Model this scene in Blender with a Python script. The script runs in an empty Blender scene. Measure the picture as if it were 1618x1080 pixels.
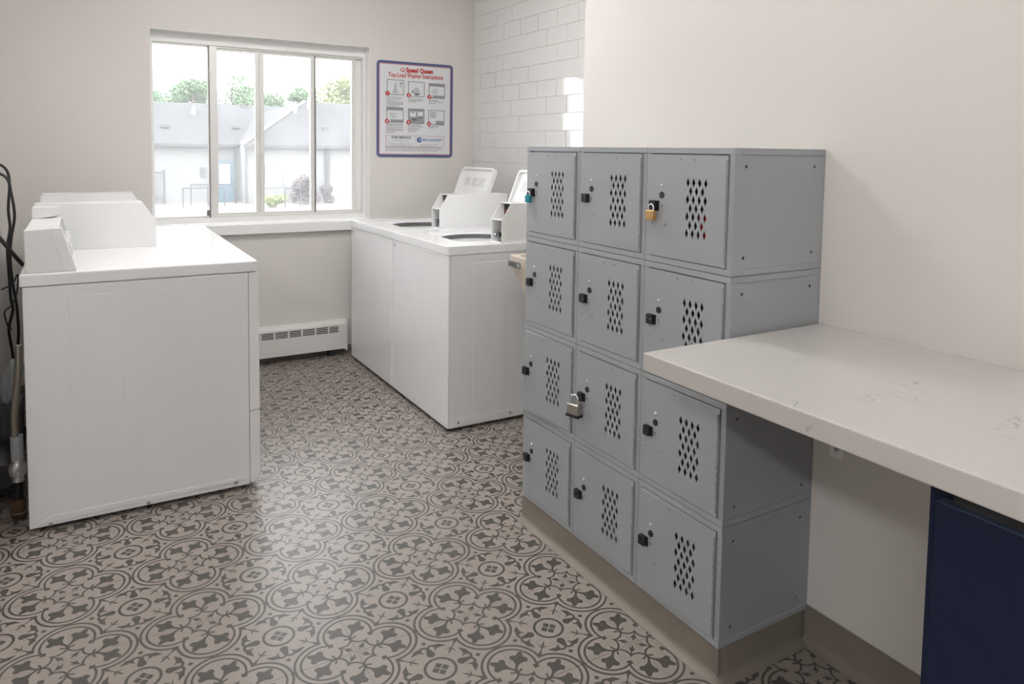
import bpy, bmesh, math, random
from mathutils import Vector, Matrix, Euler
from mathutils.geometry import tessellate_polygon
random.seed(7)
sc = bpy.context.scene
C = sc.collection
PI = math.pi

# ------------------------------------------------------------------ camera
F_PX, CX, CY = 1160.49, 808.27, 314.28
YAW, PITCH, ROLL, CAM_H = 0.5319, 0.0665, 0.0143, 1.2832
cam = bpy.data.cameras.new('camera'); camo = bpy.data.objects.new('camera', cam); C.objects.link(camo)
fw = Vector((math.sin(YAW)*math.cos(PITCH), math.cos(YAW)*math.cos(PITCH), -math.sin(PITCH)))
rt = Vector((math.cos(YAW), -math.sin(YAW), 0)); up = rt.cross(fw)
r2 = rt*math.cos(ROLL)+up*math.sin(ROLL); u2 = -rt*math.sin(ROLL)+up*math.cos(ROLL)
m = Matrix.Identity(4)
for i in range(3):
    m[i][0] = r2[i]; m[i][1] = u2[i]; m[i][2] = -fw[i]
m[2][3] = CAM_H
camo.matrix_world = m
cam.sensor_fit = 'HORIZONTAL'; cam.sensor_width = 36.0; cam.lens = F_PX/1618*36
cam.shift_x = (809-CX)/1618; cam.shift_y = -(540-CY)/1618
cam.clip_start = 0.02; cam.clip_end = 300
sc.camera = camo

# ------------------------------------------------------------------ light
SKY = 7.6
LAMP = 44.0
FILL_MID = 31.0
FILL_FAR = 22.0
w = bpy.data.worlds.new('sky'); sc.world = w; w.use_nodes = True
bg = w.node_tree.nodes['Background']; bg.inputs[0].default_value = (0.93, 0.97, 1.0, 1); bg.inputs[1].default_value = SKY
sun = bpy.data.lights.new('sun', 'SUN'); suno = bpy.data.objects.new('sun', sun); C.objects.link(suno)
sun.energy = 7.0; sun.angle = math.radians(1.0); sun.color = (1.0, 0.95, 0.88)
suno.location = (-20, 30, 30)
suno.rotation_euler = Vector((1.0, -0.25, -1.05)).to_track_quat('-Z', 'Y').to_euler()
vs = sc.view_settings
vs.view_transform = 'Standard'; vs.look = 'None'; vs.gamma = 1.0; vs.exposure = 0.0; vs.use_curve_mapping = False

# ------------------------------------------------------------------ node helpers
class NB:
    def __init__(s, name):
        s.m = bpy.data.materials.new(name); s.m.use_nodes = True
        s.t = s.m.node_tree; s.n = s.t.nodes; s.l = s.t.links
        s.b = s.n['Principled BSDF']; s.out = s.n['Material Output']
    def put(s, sock, v):
        if isinstance(v, bpy.types.NodeSocket): s.l.new(v, sock)
        elif v is not None: sock.default_value = v
    def math(s, op, a, b=None, c=None, clamp=False):
        n = s.n.new('ShaderNodeMath'); n.operation = op; n.use_clamp = clamp
        for i, v in enumerate((a, b, c)): s.put(n.inputs[i], v)
        return n.outputs[0]
    def vec(s, op, a, b=None, scale=None):
        n = s.n.new('ShaderNodeVectorMath'); n.operation = op
        s.put(n.inputs[0], a)
        if b is not None: s.put(n.inputs[1], b)
        if scale is not None: s.put(n.inputs['Scale'], scale)
        return n.outputs['Value'] if op in ('DISTANCE', 'LENGTH', 'DOT_PRODUCT') else n.outputs['Vector']
    def coord(s, kind='Object'):
        return s.n.new('ShaderNodeTexCoord').outputs[kind]
    def noise(s, scale, detail=3, vec=None, rough=0.5):
        n = s.n.new('ShaderNodeTexNoise'); n.inputs['Scale'].default_value = scale; n.inputs['Detail'].default_value = detail
        n.inputs['Roughness'].default_value = rough
        s.l.new(vec if vec is not None else s.coord(), n.inputs['Vector'])
        return n.outputs['Fac']
    def mix(s, f, a, b):
        n = s.n.new('ShaderNodeMix'); n.data_type = 'RGBA'
        s.put(n.inputs[0], f); s.put(n.inputs[6], a); s.put(n.inputs[7], b)
        return n.outputs[2]
    def smooth(s, v, lo, hi):
        n = s.n.new('ShaderNodeMapRange'); n.interpolation_type = 'SMOOTHSTEP'
        s.put(n.inputs[0], v); n.inputs[1].default_value = lo; n.inputs[2].default_value = hi
        return n.outputs[0]
    def bump(s, h, strength=0.1, dist=0.002):
        n = s.n.new('ShaderNodeBump'); n.inputs['Strength'].default_value = strength; n.inputs['Distance'].default_value = dist
        s.l.new(h, n.inputs['Height']); s.l.new(n.outputs[0], s.b.inputs['Normal'])
    def base(s, v): s.put(s.b.inputs['Base Color'], v)

def c4(c): return (c[0], c[1], c[2], 1)
MATS = {}
def mat(name, col, rough=0.5, metal=0.0, var=0.05, nscale=8.0, bump=0.0, bscale=200.0, spec=0.5, coat=0.0):
    """plain painted / plastic / metal surface with slight procedural variation"""
    q = NB(name)
    f = q.noise(nscale, 3)
    lo = tuple(max(0, x*(1-var)) for x in col); hi = tuple(min(1, x*(1+var)) for x in col)
    q.base(q.mix(f, c4(lo), c4(hi)))
    q.b.inputs['Roughness'].default_value = rough; q.b.inputs['Metallic'].default_value = metal
    q.b.inputs['Specular IOR Level'].default_value = spec; q.b.inputs['Coat Weight'].default_value = coat
    if bump: q.bump(q.noise(bscale, 2), bump, 0.001)
    MATS[name] = q.m
    return q.m

# floor tile pattern: signed-distance drawing of the quatrefoil print, wrapped on a 0.319 m module
TP = 0.1595
def floor_material():
    q = NB('patterned_tile')
    co = q.coord()
    sp = q.n.new('ShaderNodeSeparateXYZ'); q.l.new(co, sp.inputs[0])
    def fold(o):
        wv = q.math('WRAP', o, TP, -TP)
        return q.math('SUBTRACT', 1.0, q.math('MULTIPLY', q.math('ABSOLUTE', wv), 1/TP))
    u = fold(sp.outputs[0]); v = fold(sp.outputs[1])
    a = q.math('MAXIMUM', u, v); b = q.math('MINIMUM', u, v)
    cb = q.n.new('ShaderNodeCombineXYZ'); q.l.new(a, cb.inputs[0]); q.l.new(b, cb.inputs[1])
    p = cb.outputs[0]
    def dist(c): return q.vec('DISTANCE', p, (c[0], c[1], 0))
    def disc(c, r): return q.math('SUBTRACT', dist(c), r)
    def ring(c, r, t): return q.math('SUBTRACT', q.math('ABSOLUTE', q.math('SUBTRACT', dist(c), r)), t)
    def cap(A, B, r1, r2):
        ab = (B[0]-A[0], B[1]-A[1]); L2 = ab[0]**2+ab[1]**2
        pa = q.vec('SUBTRACT', p, (A[0], A[1], 0))
        t = q.math('MULTIPLY', q.vec('DOT_PRODUCT', pa, (ab[0], ab[1], 0)), 1/L2, clamp=True)
        foot = q.vec('SCALE', (ab[0], ab[1], 0), scale=t)
        return q.math('SUBTRACT', q.vec('DISTANCE', pa, foot), q.math('MULTIPLY_ADD', t, r2-r1, r1))
    def U(*ds):
        r = ds[0]
        for d in ds[1:]: r = q.math('MINIMUM', r, d)
        return r
    def S(k, *ds):
        r = ds[0]
        for d in ds[1:]: r = q.math('SMOOTH_MIN', r, d, k)
        return r
    def I(x, y): return q.math('MAXIMUM', x, y)
    els = []
    els.append(I(ring((.5, 0), .479, .020), q.math('SUBTRACT', .3, a)))
    els.append(I(ring((.5, 0), .385, .0185), q.math('SUBTRACT', .325, a)))
    # little square where the lobes meet
    els.append(I(q.math('SUBTRACT', q.math('ABSOLUTE', q.math('SUBTRACT', a, .335)), .042),
                 q.math('SUBTRACT', q.math('ABSOLUTE', q.math('SUBTRACT', b, .335)), .042)))
    els.append(I(ring((.385, .166), .174, .0170), q.math('SUBTRACT', a, .352)))
    # stems, hooks and trefoil heads inside each lobe
    els.append(S(.02, cap((.345, .0), (.42, .022), .016, .016), cap((.42, .022), (.48, .070), .016, .024), cap((.48, .070), (.57, .145), .020, .080),
                 disc((.592, .165), .094), cap((.588, .17), (.540, .246), .07, .054),
                 cap((.595, .16), (.661, .101), .07, .054), cap((.60, .175), (.700, .252), .080, .038)))
    els.append(cap((.345, .02), (.375, .090), .014, .019))
    # tiny sprig pointing to the centre
    els.append(U(cap((.21, .21), (.13, .13), .012, .009), cap((.100, .100), (.048, .048), .024, .007),
                 cap((.138, .13), (.115, .045), .021, .006), cap((.13, .13), (.09, .09), .01, .012)))
    # sprig from each outer cusp
    els.append(U(cap((.505, .505), (.57, .57), .034, .012), cap((.57, .57), (.66, .66), .010, .012),
                 cap((.685, .685), (.738, .738), .021, .008), cap((.645, .645), (.738, .622), .017, .004), cap((.66, .66), (.69, .69), .01, .012)))
    els.append(ring((1, 1), .241, .0225))
    pq = q.math('SUBTRACT', 2.0, q.math('ADD', a, b))
    els.append(I(q.math('SUBTRACT', pq, .147), q.math('SUBTRACT', .014, q.math('SUBTRACT', a, b))))
    els.append(q.math('SUBTRACT', q.math('ADD', q.math('ABSOLUTE', q.math('SUBTRACT', a, 1.0)), q.math('ABSOLUTE', q.math('SUBTRACT', b, .345))), .047))
    # scroll pairs
    els.append(S(.012, cap((1.0, .632), (1.0, .50), .070, .030),
                 I(ring((.930, .516), .072, .022), q.math('SUBTRACT', b, .525)), cap((.868, .478), (.80, .495), .036, .042), cap((.80, .495), (.705, .540), .042, .008),
                 cap((.850, .50), (.905, .575), .030, .005)))
    d = U(*els)
    mask = q.math('SUBTRACT', 1.0, q.smooth(d, -.004, .004))
    n1 = q.noise(9, 4); n2 = q.noise(130, 2)
    beige = q.mix(n1, (.285, .248, .221, 1), (.335, .293, .263, 1))
    grey = q.mix(q.noise(60, 4), (.062, .056, .050, 1), (.092, .083, .075, 1))
    q.base(q.mix(mask, beige, grey))
    q.put(q.b.inputs['Roughness'], q.math('MULTIPLY_ADD', n1, .14, .29))
    q.bump(n2, .05, .001)
    return q.m
M_FLOOR = floor_material()

def wall_paint(name, col):
    q = NB(name)
    n = q.noise(2.2, 3)
    q.base(q.mix(n, c4(tuple(x*.97 for x in col)), c4(tuple(min(1, x*1.03) for x in col))))
    q.b.inputs['Roughness'].default_value = .55
    q.bump(q.noise(260, 2), .08, .001)
    return q.m
M_WALL = wall_paint('wall_paint', (.70, .665, .635))
M_CEIL = wall_paint('ceiling_paint', (.80, .79, .77))
M_TRIM = mat('white_trim_paint', (.86, .855, .84), .28, var=.02)
M_WTILE = mat('glossy_white_wall_tile', (.74, .73, .715), .06, var=.02)
M_GROUT = mat('pale_grout', (.74, .73, .715), .6)
M_ENAMEL = mat('white_enamel', (.84, .84, .85), .14, var=.015, bump=.03, bscale=90)
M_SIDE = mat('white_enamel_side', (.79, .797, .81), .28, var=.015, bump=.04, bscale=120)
M_WPLAST = mat('white_plastic', (.80, .80, .80), .28, var=.015)
M_BLACK = mat('black_plastic', (.018, .018, .02), .4)
M_CORD = mat('black_rubber', (.014, .014, .015), .5)
M_DARK = mat('dark_interior', (.03, .03, .032), .6)
M_TUBST = mat('brushed_steel_drum', (.20, .20, .21), .35, 1.0)
M_LOCK = mat('grey_locker_paint', (.36, .378, .40), .38, var=.04, nscale=3, bump=.10, bscale=320)
M_CHROME = mat('chrome', (.75, .75, .76), .15, 1.0)
M_ZINC = mat('bright_zinc', (.82, .82, .82), .4, .3)
M_STEEL = mat('worn_steel', (.50, .48, .44), .35, 1.0, var=.2, nscale=90)
M_BRASS = mat('brass', (.66, .42, .20), .35, 1.0, var=.1, nscale=60)
M_TEAL = mat('teal_anodised', (.02, .30, .36), .3, .5)
M_RED = mat('red_fabric', (.50, .02, .02), .8, var=.2, nscale=40)
M_GREYCLOTH = mat('grey_cloth', (.42, .43, .45), .85, var=.15, nscale=40)
M_COVE = mat('taupe_vinyl', (.225, .195, .165), .5, var=.10, nscale=12)
M_BLUE = mat('navy_laminate', (.011, .017, .042), .6, var=.10, nscale=30, bump=.05, bscale=500, spec=.2)
M_BLUEEDGE = mat('navy_edge_band', (.05, .07, .12), .35)
M_BEIGE = mat('beige_plastic', (.62, .55, .46), .4, var=.04)
M_ALU = mat('window_aluminium', (.80, .79, .765), .38, .25, var=.05)
M_ALUD = mat('grey_weatherstrip', (.20, .195, .185), .6)
M_HEAT = mat('heater_enamel', (.76, .745, .72), .35, var=.03)
M_GAS = mat('coated_flex_steel', (.34, .31, .27), .3, .9)
M_IRON = mat('black_iron', (.025, .024, .024), .5, .5)
M_RUST = mat('rusty_brown_iron', (.10, .05, .03), .75, .3, var=.4, nscale=60)
M_DUCT = mat('dusty_foil', (.13, .13, .135), .5, .6, var=.3, nscale=25)
M_BAG = mat('thin_white_plastic', (.40, .42, .45), .4, var=.1, nscale=25)
M_SIGN = mat('sign_white', (.70, .71, .73), .3, var=.01)
M_SIGNBLUE = mat('sign_blue', (.085, .105, .245), .3)
M_SIGNRED = mat('sign_red', (.50, .035, .030), .35)
M_SIGNPINK = mat('sign_pale_red', (.55, .22, .22), .4)
M_SIGNGREY = mat('sign_grey', (.30, .30, .31), .4)
M_SIGNLINE = mat('sign_line_grey', (.14, .14, .15), .4)
M_SIGNLT = mat('sign_light_grey', (.50, .51, .53), .4)
M_SIGNBL2 = mat('sign_mid_blue', (.04, .12, .33), .4)
M_LABEL = mat('printed_label_grey', (.35, .35, .36), .5)

def counter_material():
    q = NB('white_quartz')
    co = q.coord()
    n = q.noise(3.0, 6, co, .65)
    warp = q.vec('ADD', co, q.vec('SCALE', q.n.new('ShaderNodeTexNoise').outputs['Color'], scale=.0))
    dn = q.n.new('ShaderNodeTexNoise'); dn.inputs['Scale'].default_value = 9; dn.inputs['Detail'].default_value = 5
    q.l.new(co, dn.inputs['Vector'])
    wv = q.vec('ADD', co, q.vec('SCALE', q.vec('SUBTRACT', dn.outputs['Color'], (.5, .5, .5)), scale=.16))
    vo = q.n.new('ShaderNodeTexVoronoi'); vo.feature = 'DISTANCE_TO_EDGE'; vo.inputs['Scale'].default_value = 16
    q.l.new(wv, vo.inputs['Vector'])
    line = q.math('SUBTRACT', 1.0, q.smooth(vo.outputs['Distance'], .0, .035))
    patch = q.smooth(q.noise(3.4, 2, q.vec('ADD', co, (4.3, 1.2, .0))), .57, .66)
    dash = q.smooth(q.noise(38, 2, co), .46, .58)
    f = q.math('MULTIPLY', q.math('MULTIPLY', line, patch), dash)
    spk = q.smooth(q.noise(90, 2, co), .70, .80)
    base = q.mix(n, (.56, .533, .512, 1), (.62, .597, .576, 1))
    base = q.mix(q.math('MULTIPLY', spk, .25), base, (.45, .44, .45, 1))
    q.base(q.mix(q.math('MULTIPLY', f, .75), base, (.25, .26, .30, 1)))
    q.b.inputs['Roughness'].default_value = .22
    return q.m
M_QUARTZ = counter_material()

def glass_material():
    q = NB('window_glass')
    tr = q.n.new('ShaderNodeBsdfTransparent'); gl = q.n.new('ShaderNodeBsdfGlossy'); gl.inputs['Roughness'].default_value = .02
    tl = q.n.new('ShaderNodeBsdfTranslucent'); tl.inputs[0].default_value = (.95, .96, .97, 1)
    fr = q.n.new('ShaderNodeFresnel'); fr.inputs[0].default_value = 1.35
    m1 = q.n.new('ShaderNodeMixShader'); m1.inputs[0].default_value = .10
    q.put(m1.inputs[0], q.math('MULTIPLY_ADD', q.noise(5, 3), .05, .03))
    q.l.new(tr.outputs[0], m1.inputs[1]); q.l.new(tl.outputs[0], m1.inputs[2])
    m2 = q.n.new('ShaderNodeMixShader'); q.l.new(fr.outputs[0], m2.inputs[0]); q.l.new(m1.outputs[0], m2.inputs[1]); q.l.new(gl.outputs[0], m2.inputs[2])
    q.l.new(m2.outputs[0], q.out.inputs[0])
    return q.m
M_GLASS = glass_material()

def emit_material(name, col, s):
    q = NB(name)
    q.b.inputs['Emission Color'].default_value = c4(col); q.b.inputs['Emission Strength'].default_value = s
    q.base(c4((.8, .8, .8)))
    return q.m
M_LAMP = emit_material('lamp_diffuser', (1.0, 1.0, .995), LAMP)
M_FILL_MID = emit_material('mid_fill_diffuser', (1.0, 1.0, .995), FILL_MID)
M_FILL_FAR = emit_material('far_fill_diffuser', (1.0, .995, .985), FILL_FAR)

# ------------------------------------------------------------------ mesh helpers
def NBM(): return bmesh.new()
def box(bm, x0, x1, y0, y1, z0, z1):
    vs_ = [bm.verts.new(p) for p in ((x0,y0,z0),(x1,y0,z0),(x1,y1,z0),(x0,y1,z0),(x0,y0,z1),(x1,y0,z1),(x1,y1,z1),(x0,y1,z1))]
    for f in ((3,2,1,0),(4,5,6,7),(0,1,5,4),(1,2,6,5),(2,3,7,6),(3,0,4,7)): bm.faces.new([vs_[i] for i in f])
    return bm
def prism(bm, pts, axis, a0, a1):
    """extrude 2-D polygon along an axis; pts are (x,z) for axis y, (y,z) for axis x, (x,y) for axis z"""
    def P(p, a):
        return {'y': (p[0], a, p[1]), 'x': (a, p[0], p[1]), 'z': (p[0], p[1], a)}[axis]
    A = [bm.verts.new(P(p, a0)) for p in pts]; B = [bm.verts.new(P(p, a1)) for p in pts]
    bm.faces.new(A); bm.faces.new(B[::-1])
    n = len(pts)
    for i in range(n): bm.faces.new((A[i], B[i], B[(i+1) % n], A[(i+1) % n]))
    return bm
def frame_of(d):
    d = d.normalized(); h = Vector((0,0,1)) if abs(d.z) < .9 else Vector((1,0,0))
    u = d.cross(h).normalized(); return u, d.cross(u)
def tube(bm, path, r, seg=10, closed=False):
    path = [Vector(p) for p in path]; rs = r if isinstance(r, (list, tuple)) else [r]*len(path)
    rings = []; pu = None
    for i, p in enumerate(path):
        if closed: d = path[(i+1) % len(path)]-path[i-1]
        else: d = path[min(i+1, len(path)-1)]-path[max(i-1, 0)]
        u, v_ = frame_of(d)
        if pu is not None:
            d_ = d.normalized(); u = (pu-d_*pu.dot(d_)).normalized(); v_ = d_.cross(u)
        pu = u
        rings.append([bm.verts.new(p+(u*math.cos(2*PI*k/seg)+v_*math.sin(2*PI*k/seg))*rs[i]) for k in range(seg)])
    n = len(rings)
    for i in range(n if closed else n-1):
        A, B = rings[i], rings[(i+1) % n]
        for k in range(seg): bm.faces.new((A[k], A[(k+1) % seg], B[(k+1) % seg], B[k]))
    if not closed:
        bm.faces.new(rings[0][::-1]); bm.faces.new(rings[-1])
    return bm
def cyl(bm, p0, p1, r, seg=16): return tube(bm, [p0, p1], r, seg)
def smooth_path(pts, n=6):
    P = [Vector(p) for p in pts]; out = []
    for i in range(len(P)-1):
        p0, p1, p2, p3 = P[max(i-1,0)], P[i], P[i+1], P[min(i+2, len(P)-1)]
        for k in range(n):
            t = k/n
            out.append(.5*((2*p1)+(p2-p0)*t+(2*p0-5*p1+4*p2-p3)*t*t+(3*p1-p0-3*p2+p3)*t**3))
    out.append(P[-1]); return out
def rrect(x0, x1, y0, y1, r, n=5):
    pts = []
    for cx, cy, a in ((x1-r,y1-r,0),(x0+r,y1-r,PI/2),(x0+r,y0+r,PI),(x1-r,y0+r,3*PI/2)):
        for k in range(n+1): pts.append((cx+r*math.cos(a+k*PI/2/n), cy+r*math.sin(a+k*PI/2/n)))
    return pts
def circle(cx, cy, r, n=16): return [(cx+r*math.cos(2*PI*k/n), cy+r*math.sin(2*PI*k/n)) for k in range(n)]
def sheet(bm, loops, place, t0, t1):
    """flat sheet with holes; loops = [outer, hole, ...] in 2-D; place(u,v,t) -> 3-D"""
    flat = [p for l in loops for p in l]
    tris = tessellate_polygon([[Vector((p[0], p[1], 0)) for p in l] for l in loops])
    A = [bm.verts.new(place(p[0], p[1], t0)) for p in flat]; B = [bm.verts.new(place(p[0], p[1], t1)) for p in flat]
    for t in tris:
        try:
            bm.faces.new([A[i] for i in t]); bm.faces.new([B[i] for i in reversed(t)])
        except ValueError: pass
    o = 0
    for l in loops:
        n = len(l)
        for i in range(n): bm.faces.new((A[o+i], A[o+(i+1) % n], B[o+(i+1) % n], B[o+i]))
        o += n
    bmesh.ops.recalc_face_normals(bm, faces=bm.faces)
    return bm

WL = {}
def tag(o, label=None, cat=None, group=None, kind=None):
    if label: o['label'] = label
    if cat: o['category'] = cat
    if group: o['group'] = group
    if kind: o['kind'] = kind
    return o
def thing(name, label, cat, loc, group=None, rotz=0):
    o = bpy.data.objects.new(name, None); C.objects.link(o); o.empty_display_size = .05
    o.location = loc; o.rotation_euler = (0, 0, rotz); WL[o.name] = Vector(loc)
    return tag(o, label, cat, group)
def obj(name, bm, m, parent=None, origin=None, bevel=0, seg=2, smooth=False, local=False):
    """one mesh object.  Geometry is in world coordinates unless local; origin is the object's own origin (world)."""
    if bm.faces: bmesh.ops.recalc_face_normals(bm, faces=bm.faces)
    me = bpy.data.meshes.new(name)
    po = WL[parent.name] if parent is not None else Vector((0, 0, 0))
    og = Vector(origin) if origin is not None else (po if parent is not None else None)
    if og is None:
        xs = [v.co for v in bm.verts]
        og = Vector(((min(v.x for v in xs)+max(v.x for v in xs))/2, (min(v.y for v in xs)+max(v.y for v in xs))/2, min(v.z for v in xs)))
    if not local: bmesh.ops.translate(bm, verts=bm.verts, vec=-og)
    bm.to_mesh(me); bm.free()
    o = bpy.data.objects.new(name, me); C.objects.link(o)
    if parent is not None: o.parent = parent
    o.location = og-po
    WL[o.name] = og
    if m: me.materials.append(m)
    if smooth:
        for p in me.polygons: p.use_smooth = True
        me.set_sharp_from_angle(angle=math.radians(38))
    if bevel:
        b = o.modifiers.new('bevel', 'BEVEL'); b.width = bevel; b.segments = seg; b.limit_method = 'ANGLE'; b.angle_limit = math.radians(40)
    return o
def struct(name, bm, m, **k): return tag(obj(name, bm, m, **k), kind='structure')
def copy_tree(o, parent=None):
    c = o.copy(); C.objects.link(c); c.parent = parent; WL[c.name] = WL[o.name].copy()
    for ch in list(o.children): copy_tree(ch, c)
    return c
def text(name, s, m, parent, at, size, right=(1,0,0), upv=(0,0,1), bold=0.0, align='LEFT', depth=.0006, sx=1.0):
    cu = bpy.data.curves.new(name, 'FONT'); cu.body = s; cu.size = size; cu.align_x = align; cu.extrude = depth/2; cu.offset = bold; cu.resolution_u = 2
    t = bpy.data.objects.new(name+'_tmp', cu); C.objects.link(t)
    dg = bpy.context.evaluated_depsgraph_get()
    me = bpy.data.meshes.new_from_object(t.evaluated_get(dg)); C.objects.unlink(t); bpy.data.objects.remove(t); bpy.data.curves.remove(cu)
    R_ = Vector(right); U_ = Vector(upv); N_ = R_.cross(U_)
    po = WL[parent.name]
    for v in me.vertices: v.co = Vector(at)+R_*v.co.x*sx+U_*v.co.y+N_*v.co.z-po
    me.materials.clear(); me.materials.append(m); me.name = name
    o = bpy.data.objects.new(name, me); C.objects.link(o); o.parent = parent; WL[o.name] = po.copy()
    return o

# ------------------------------------------------------------------ dimensions
BY = 4.45           # back (window) wall
XL = 1.307; LW = .305; LH = .3027; LD = .3236; LY = 1.2037; LZT = 1.2962   # lockers
XW = XL+LD+.0004    # wall behind lockers
XT = 2.31           # tiled wall
XLEFT = -.345       # wall behind the dryers
YC = 2.25           # outside corner at the end of the locker wall
CEIL = 2.6
RX, RY = -2.7, -2.4 # far ends of the room behind the camera

# ------------------------------------------------------------------ shell
bm = NBM(); box(bm, RX-.1, XT+.1, RY-.1, BY+.14, -.12, -.001)
floor = struct('floor', bm, M_FLOOR, origin=(.4255, 2.2165, -.001))
P2 = 2*TP
tile_me = {}
for i in range(-4, 8):
    for j in range(-5, 9):
        cx, cy = .4255+i*P2, 2.2165+j*P2
        g = .0006
        x0, x1, y0, y1 = cx-TP+g, cx+TP-g, cy-TP+g, cy+TP-g
        # trim to the room outline
        lim = XT if cy > YC else XW
        x0 = max(x0, XLEFT if y1 > 2.45 else -.9); x1 = min(x1, XT if y0 > YC-.2 else XW); y1 = min(y1, BY)
        if x1-x0 < .02 or y1-y0 < .02 or y0 < .55: continue
        key = tuple(round(t, 4) for t in (x0-cx, x1-cx, y0-cy, y1-cy))
        if key not in tile_me:
            b_ = NBM(); box(b_, x0-cx, x1-cx, y0-cy, y1-cy, -.008, 0)
            bmesh.ops.recalc_face_normals(b_, faces=b_.faces)
            me = bpy.data.meshes.new('tile'); b_.to_mesh(me); b_.free(); me.materials.append(M_FLOOR); tile_me[key] = me
        t = bpy.data.objects.new('tile', tile_me[key]); C.objects.link(t); t.parent = floor
        t.location = Vector((cx, cy, .0))-WL['floor']

struct('ceiling', box(NBM(), RX-.1, XT+.1, RY-.1, BY+.14, CEIL, CEIL+.1), M_CEIL)
# back wall with window opening
WX0, WX1, WZ0, WZ1 = .339, 1.577, .838, 1.913
WT = .14
bm = NBM()
sheet(bm, [[(XLEFT-.1, -.002), (XT+.1, -.002), (XT+.1, CEIL), (XLEFT-.1, CEIL)], [(WX0, WZ0-.03), (WX0, WZ1), (WX1, WZ1), (WX1, WZ0-.03)]],
      lambda u, v, t: (u, t, v), BY, BY+WT)
struct('wall_back', bm, M_WALL)
struct('wall_right', box(NBM(), XW, XT+.1, RY, YC, 0, CEIL), M_WALL)
struct('wall_left', box(NBM(), XLEFT-.1, XLEFT, 2.35, BY, -.002, CEIL), M_WALL)
bm = NBM(); box(bm, RX, XLEFT-.1, 2.35, 2.45, -.002, CEIL); struct('wall_left_return', bm, M_WALL)
struct('wall_far_left', box(NBM(), RX-.1, RX, RY, 2.45, -.002, CEIL), M_WALL)
struct('wall_front', box(NBM(), RX-.1, XT+.1, RY-.1, RY, -.002, CEIL), M_WALL)
# tiled wall beyond the corner: grout bed plus single tiles
wt = struct('wall_tiled', box(NBM(), XT, XT+.1, YC, BY, -.002, CEIL), M_GROUT)
TH, TL = .0965, .2
b_ = NBM(); box(b_, -.0035, 0, -TL/2+.0006, TL/2-.0006, -TH/2+.0006, TH/2-.0006)
me_t = bpy.data.meshes.new('wall_tile'); 
bmesh.ops.bevel(b_, geom=[e for e in b_.edges if all(v.co.x < -.003 for v in e.verts)], offset=.0007, segments=1, affect='EDGES')
bmesh.ops.recalc_face_normals(b_, faces=b_.faces); b_.to_mesh(me_t); b_.free(); me_t.materials.append(M_WTILE)
rowz0 = 1.395-TH*8
rt_ = random.Random(5)
for r in range(0, 22):
    z = rowz0+TH*r+TH/2
    if z < .5 or z > CEIL-.03: continue
    off = 3.243 if r % 2 == 0 else 3.343
    y = off-TL*2+TL/2
    while y-TL/2 < BY-.01:
        y0, y1 = max(y-TL/2, 2.9), min(y+TL/2, BY-.001)
        if y1-y0 > .02:
            if y1-y0 > TL-.002: me = me_t
            else:
                b_ = NBM(); box(b_, -.0035, 0, y0-y+.0006, y1-y-.0006, -TH/2+.0006, TH/2-.0006)
                bmesh.ops.recalc_face_normals(b_, faces=b_.faces)
                me = bpy.data.meshes.new('wall_tile'); b_.to_mesh(me); b_.free(); me.materials.append(M_WTILE)
            t = bpy.data.objects.new('wall_tile', me); C.objects.link(t); t.parent = wt
            t.location = Vector((XT, y, z))-WL['wall_tiled']
            t.rotation_euler = (0, rt_.gauss(0, .002), rt_.gauss(0, .0065))
        y += TL
# cove base along the locker wall
def cove(bm, pts_path, h):
    """extrude a cove profile along +/-: list of (point, outward normal) in plan"""
    prof = [(.0, h), (.004, h-.002), (.004, .022), (.006, .014), (.011, .008), (.018, .0035), (.026, .0012), (.026, 0), (0, 0)]
    rings = [[bm.verts.new((p[0]+n[0]*o, p[1]+n[1]*o, z)) for o, z in prof] for p, n in pts_path]
    for A, B in zip(rings, rings[1:]):
        for k in range(len(prof)): bm.faces.new((A[k], A[(k+1) % len(prof)], B[(k+1) % len(prof)], B[k]))
    bm.faces.new(rings[0]); bm.faces.new(rings[-1][::-1])
    return bm
bm = cove(NBM(), [((XW-.001, LY+.003), (-1, 0)), ((XW-.001, -.55), (-1, 0))], .1)
struct('baseboard_right', bm, M_COVE, smooth=True)

# ------------------------------------------------------------------ window
wy = BY+.075        # frame plane
win = thing('window_1', None, None, ((WX0+WX1)/2, wy, WZ0)); win['kind'] = 'structure'
bm = NBM()
sheet(bm, [[(WX0, WZ0), (WX1, WZ0), (WX1, WZ1), (WX0, WZ1)], [(WX0+.020, WZ0+.030), (WX0+.020, WZ1-.060), (WX1-.018, WZ1-.060), (WX1-.018, WZ0+.030)]],
      lambda u, v, t: (u, t, v), wy, wy+.06)
obj('outer_frame', bm, M_TRIM, win, bevel=.003)
IX0, IX1, IZ0, IZ1 = WX0+.020, WX1-.018, WZ0+.030, WZ1-.060
def bars(name, x0, x1, y0, y1, z0, z1, m, parent=win, bevel=.002): return obj(name, box(NBM(), x0, x1, y0, y1, z0, z1), m, parent, bevel=bevel)
# tracks
bars('bottom_track', IX0, IX1, wy+.012, wy+.055, IZ0, IZ0+.012, M_ALU); bars('top_track', IX0, IX1, wy+.012, wy+.055, IZ1-.010, IZ1, M_ALU)
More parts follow.
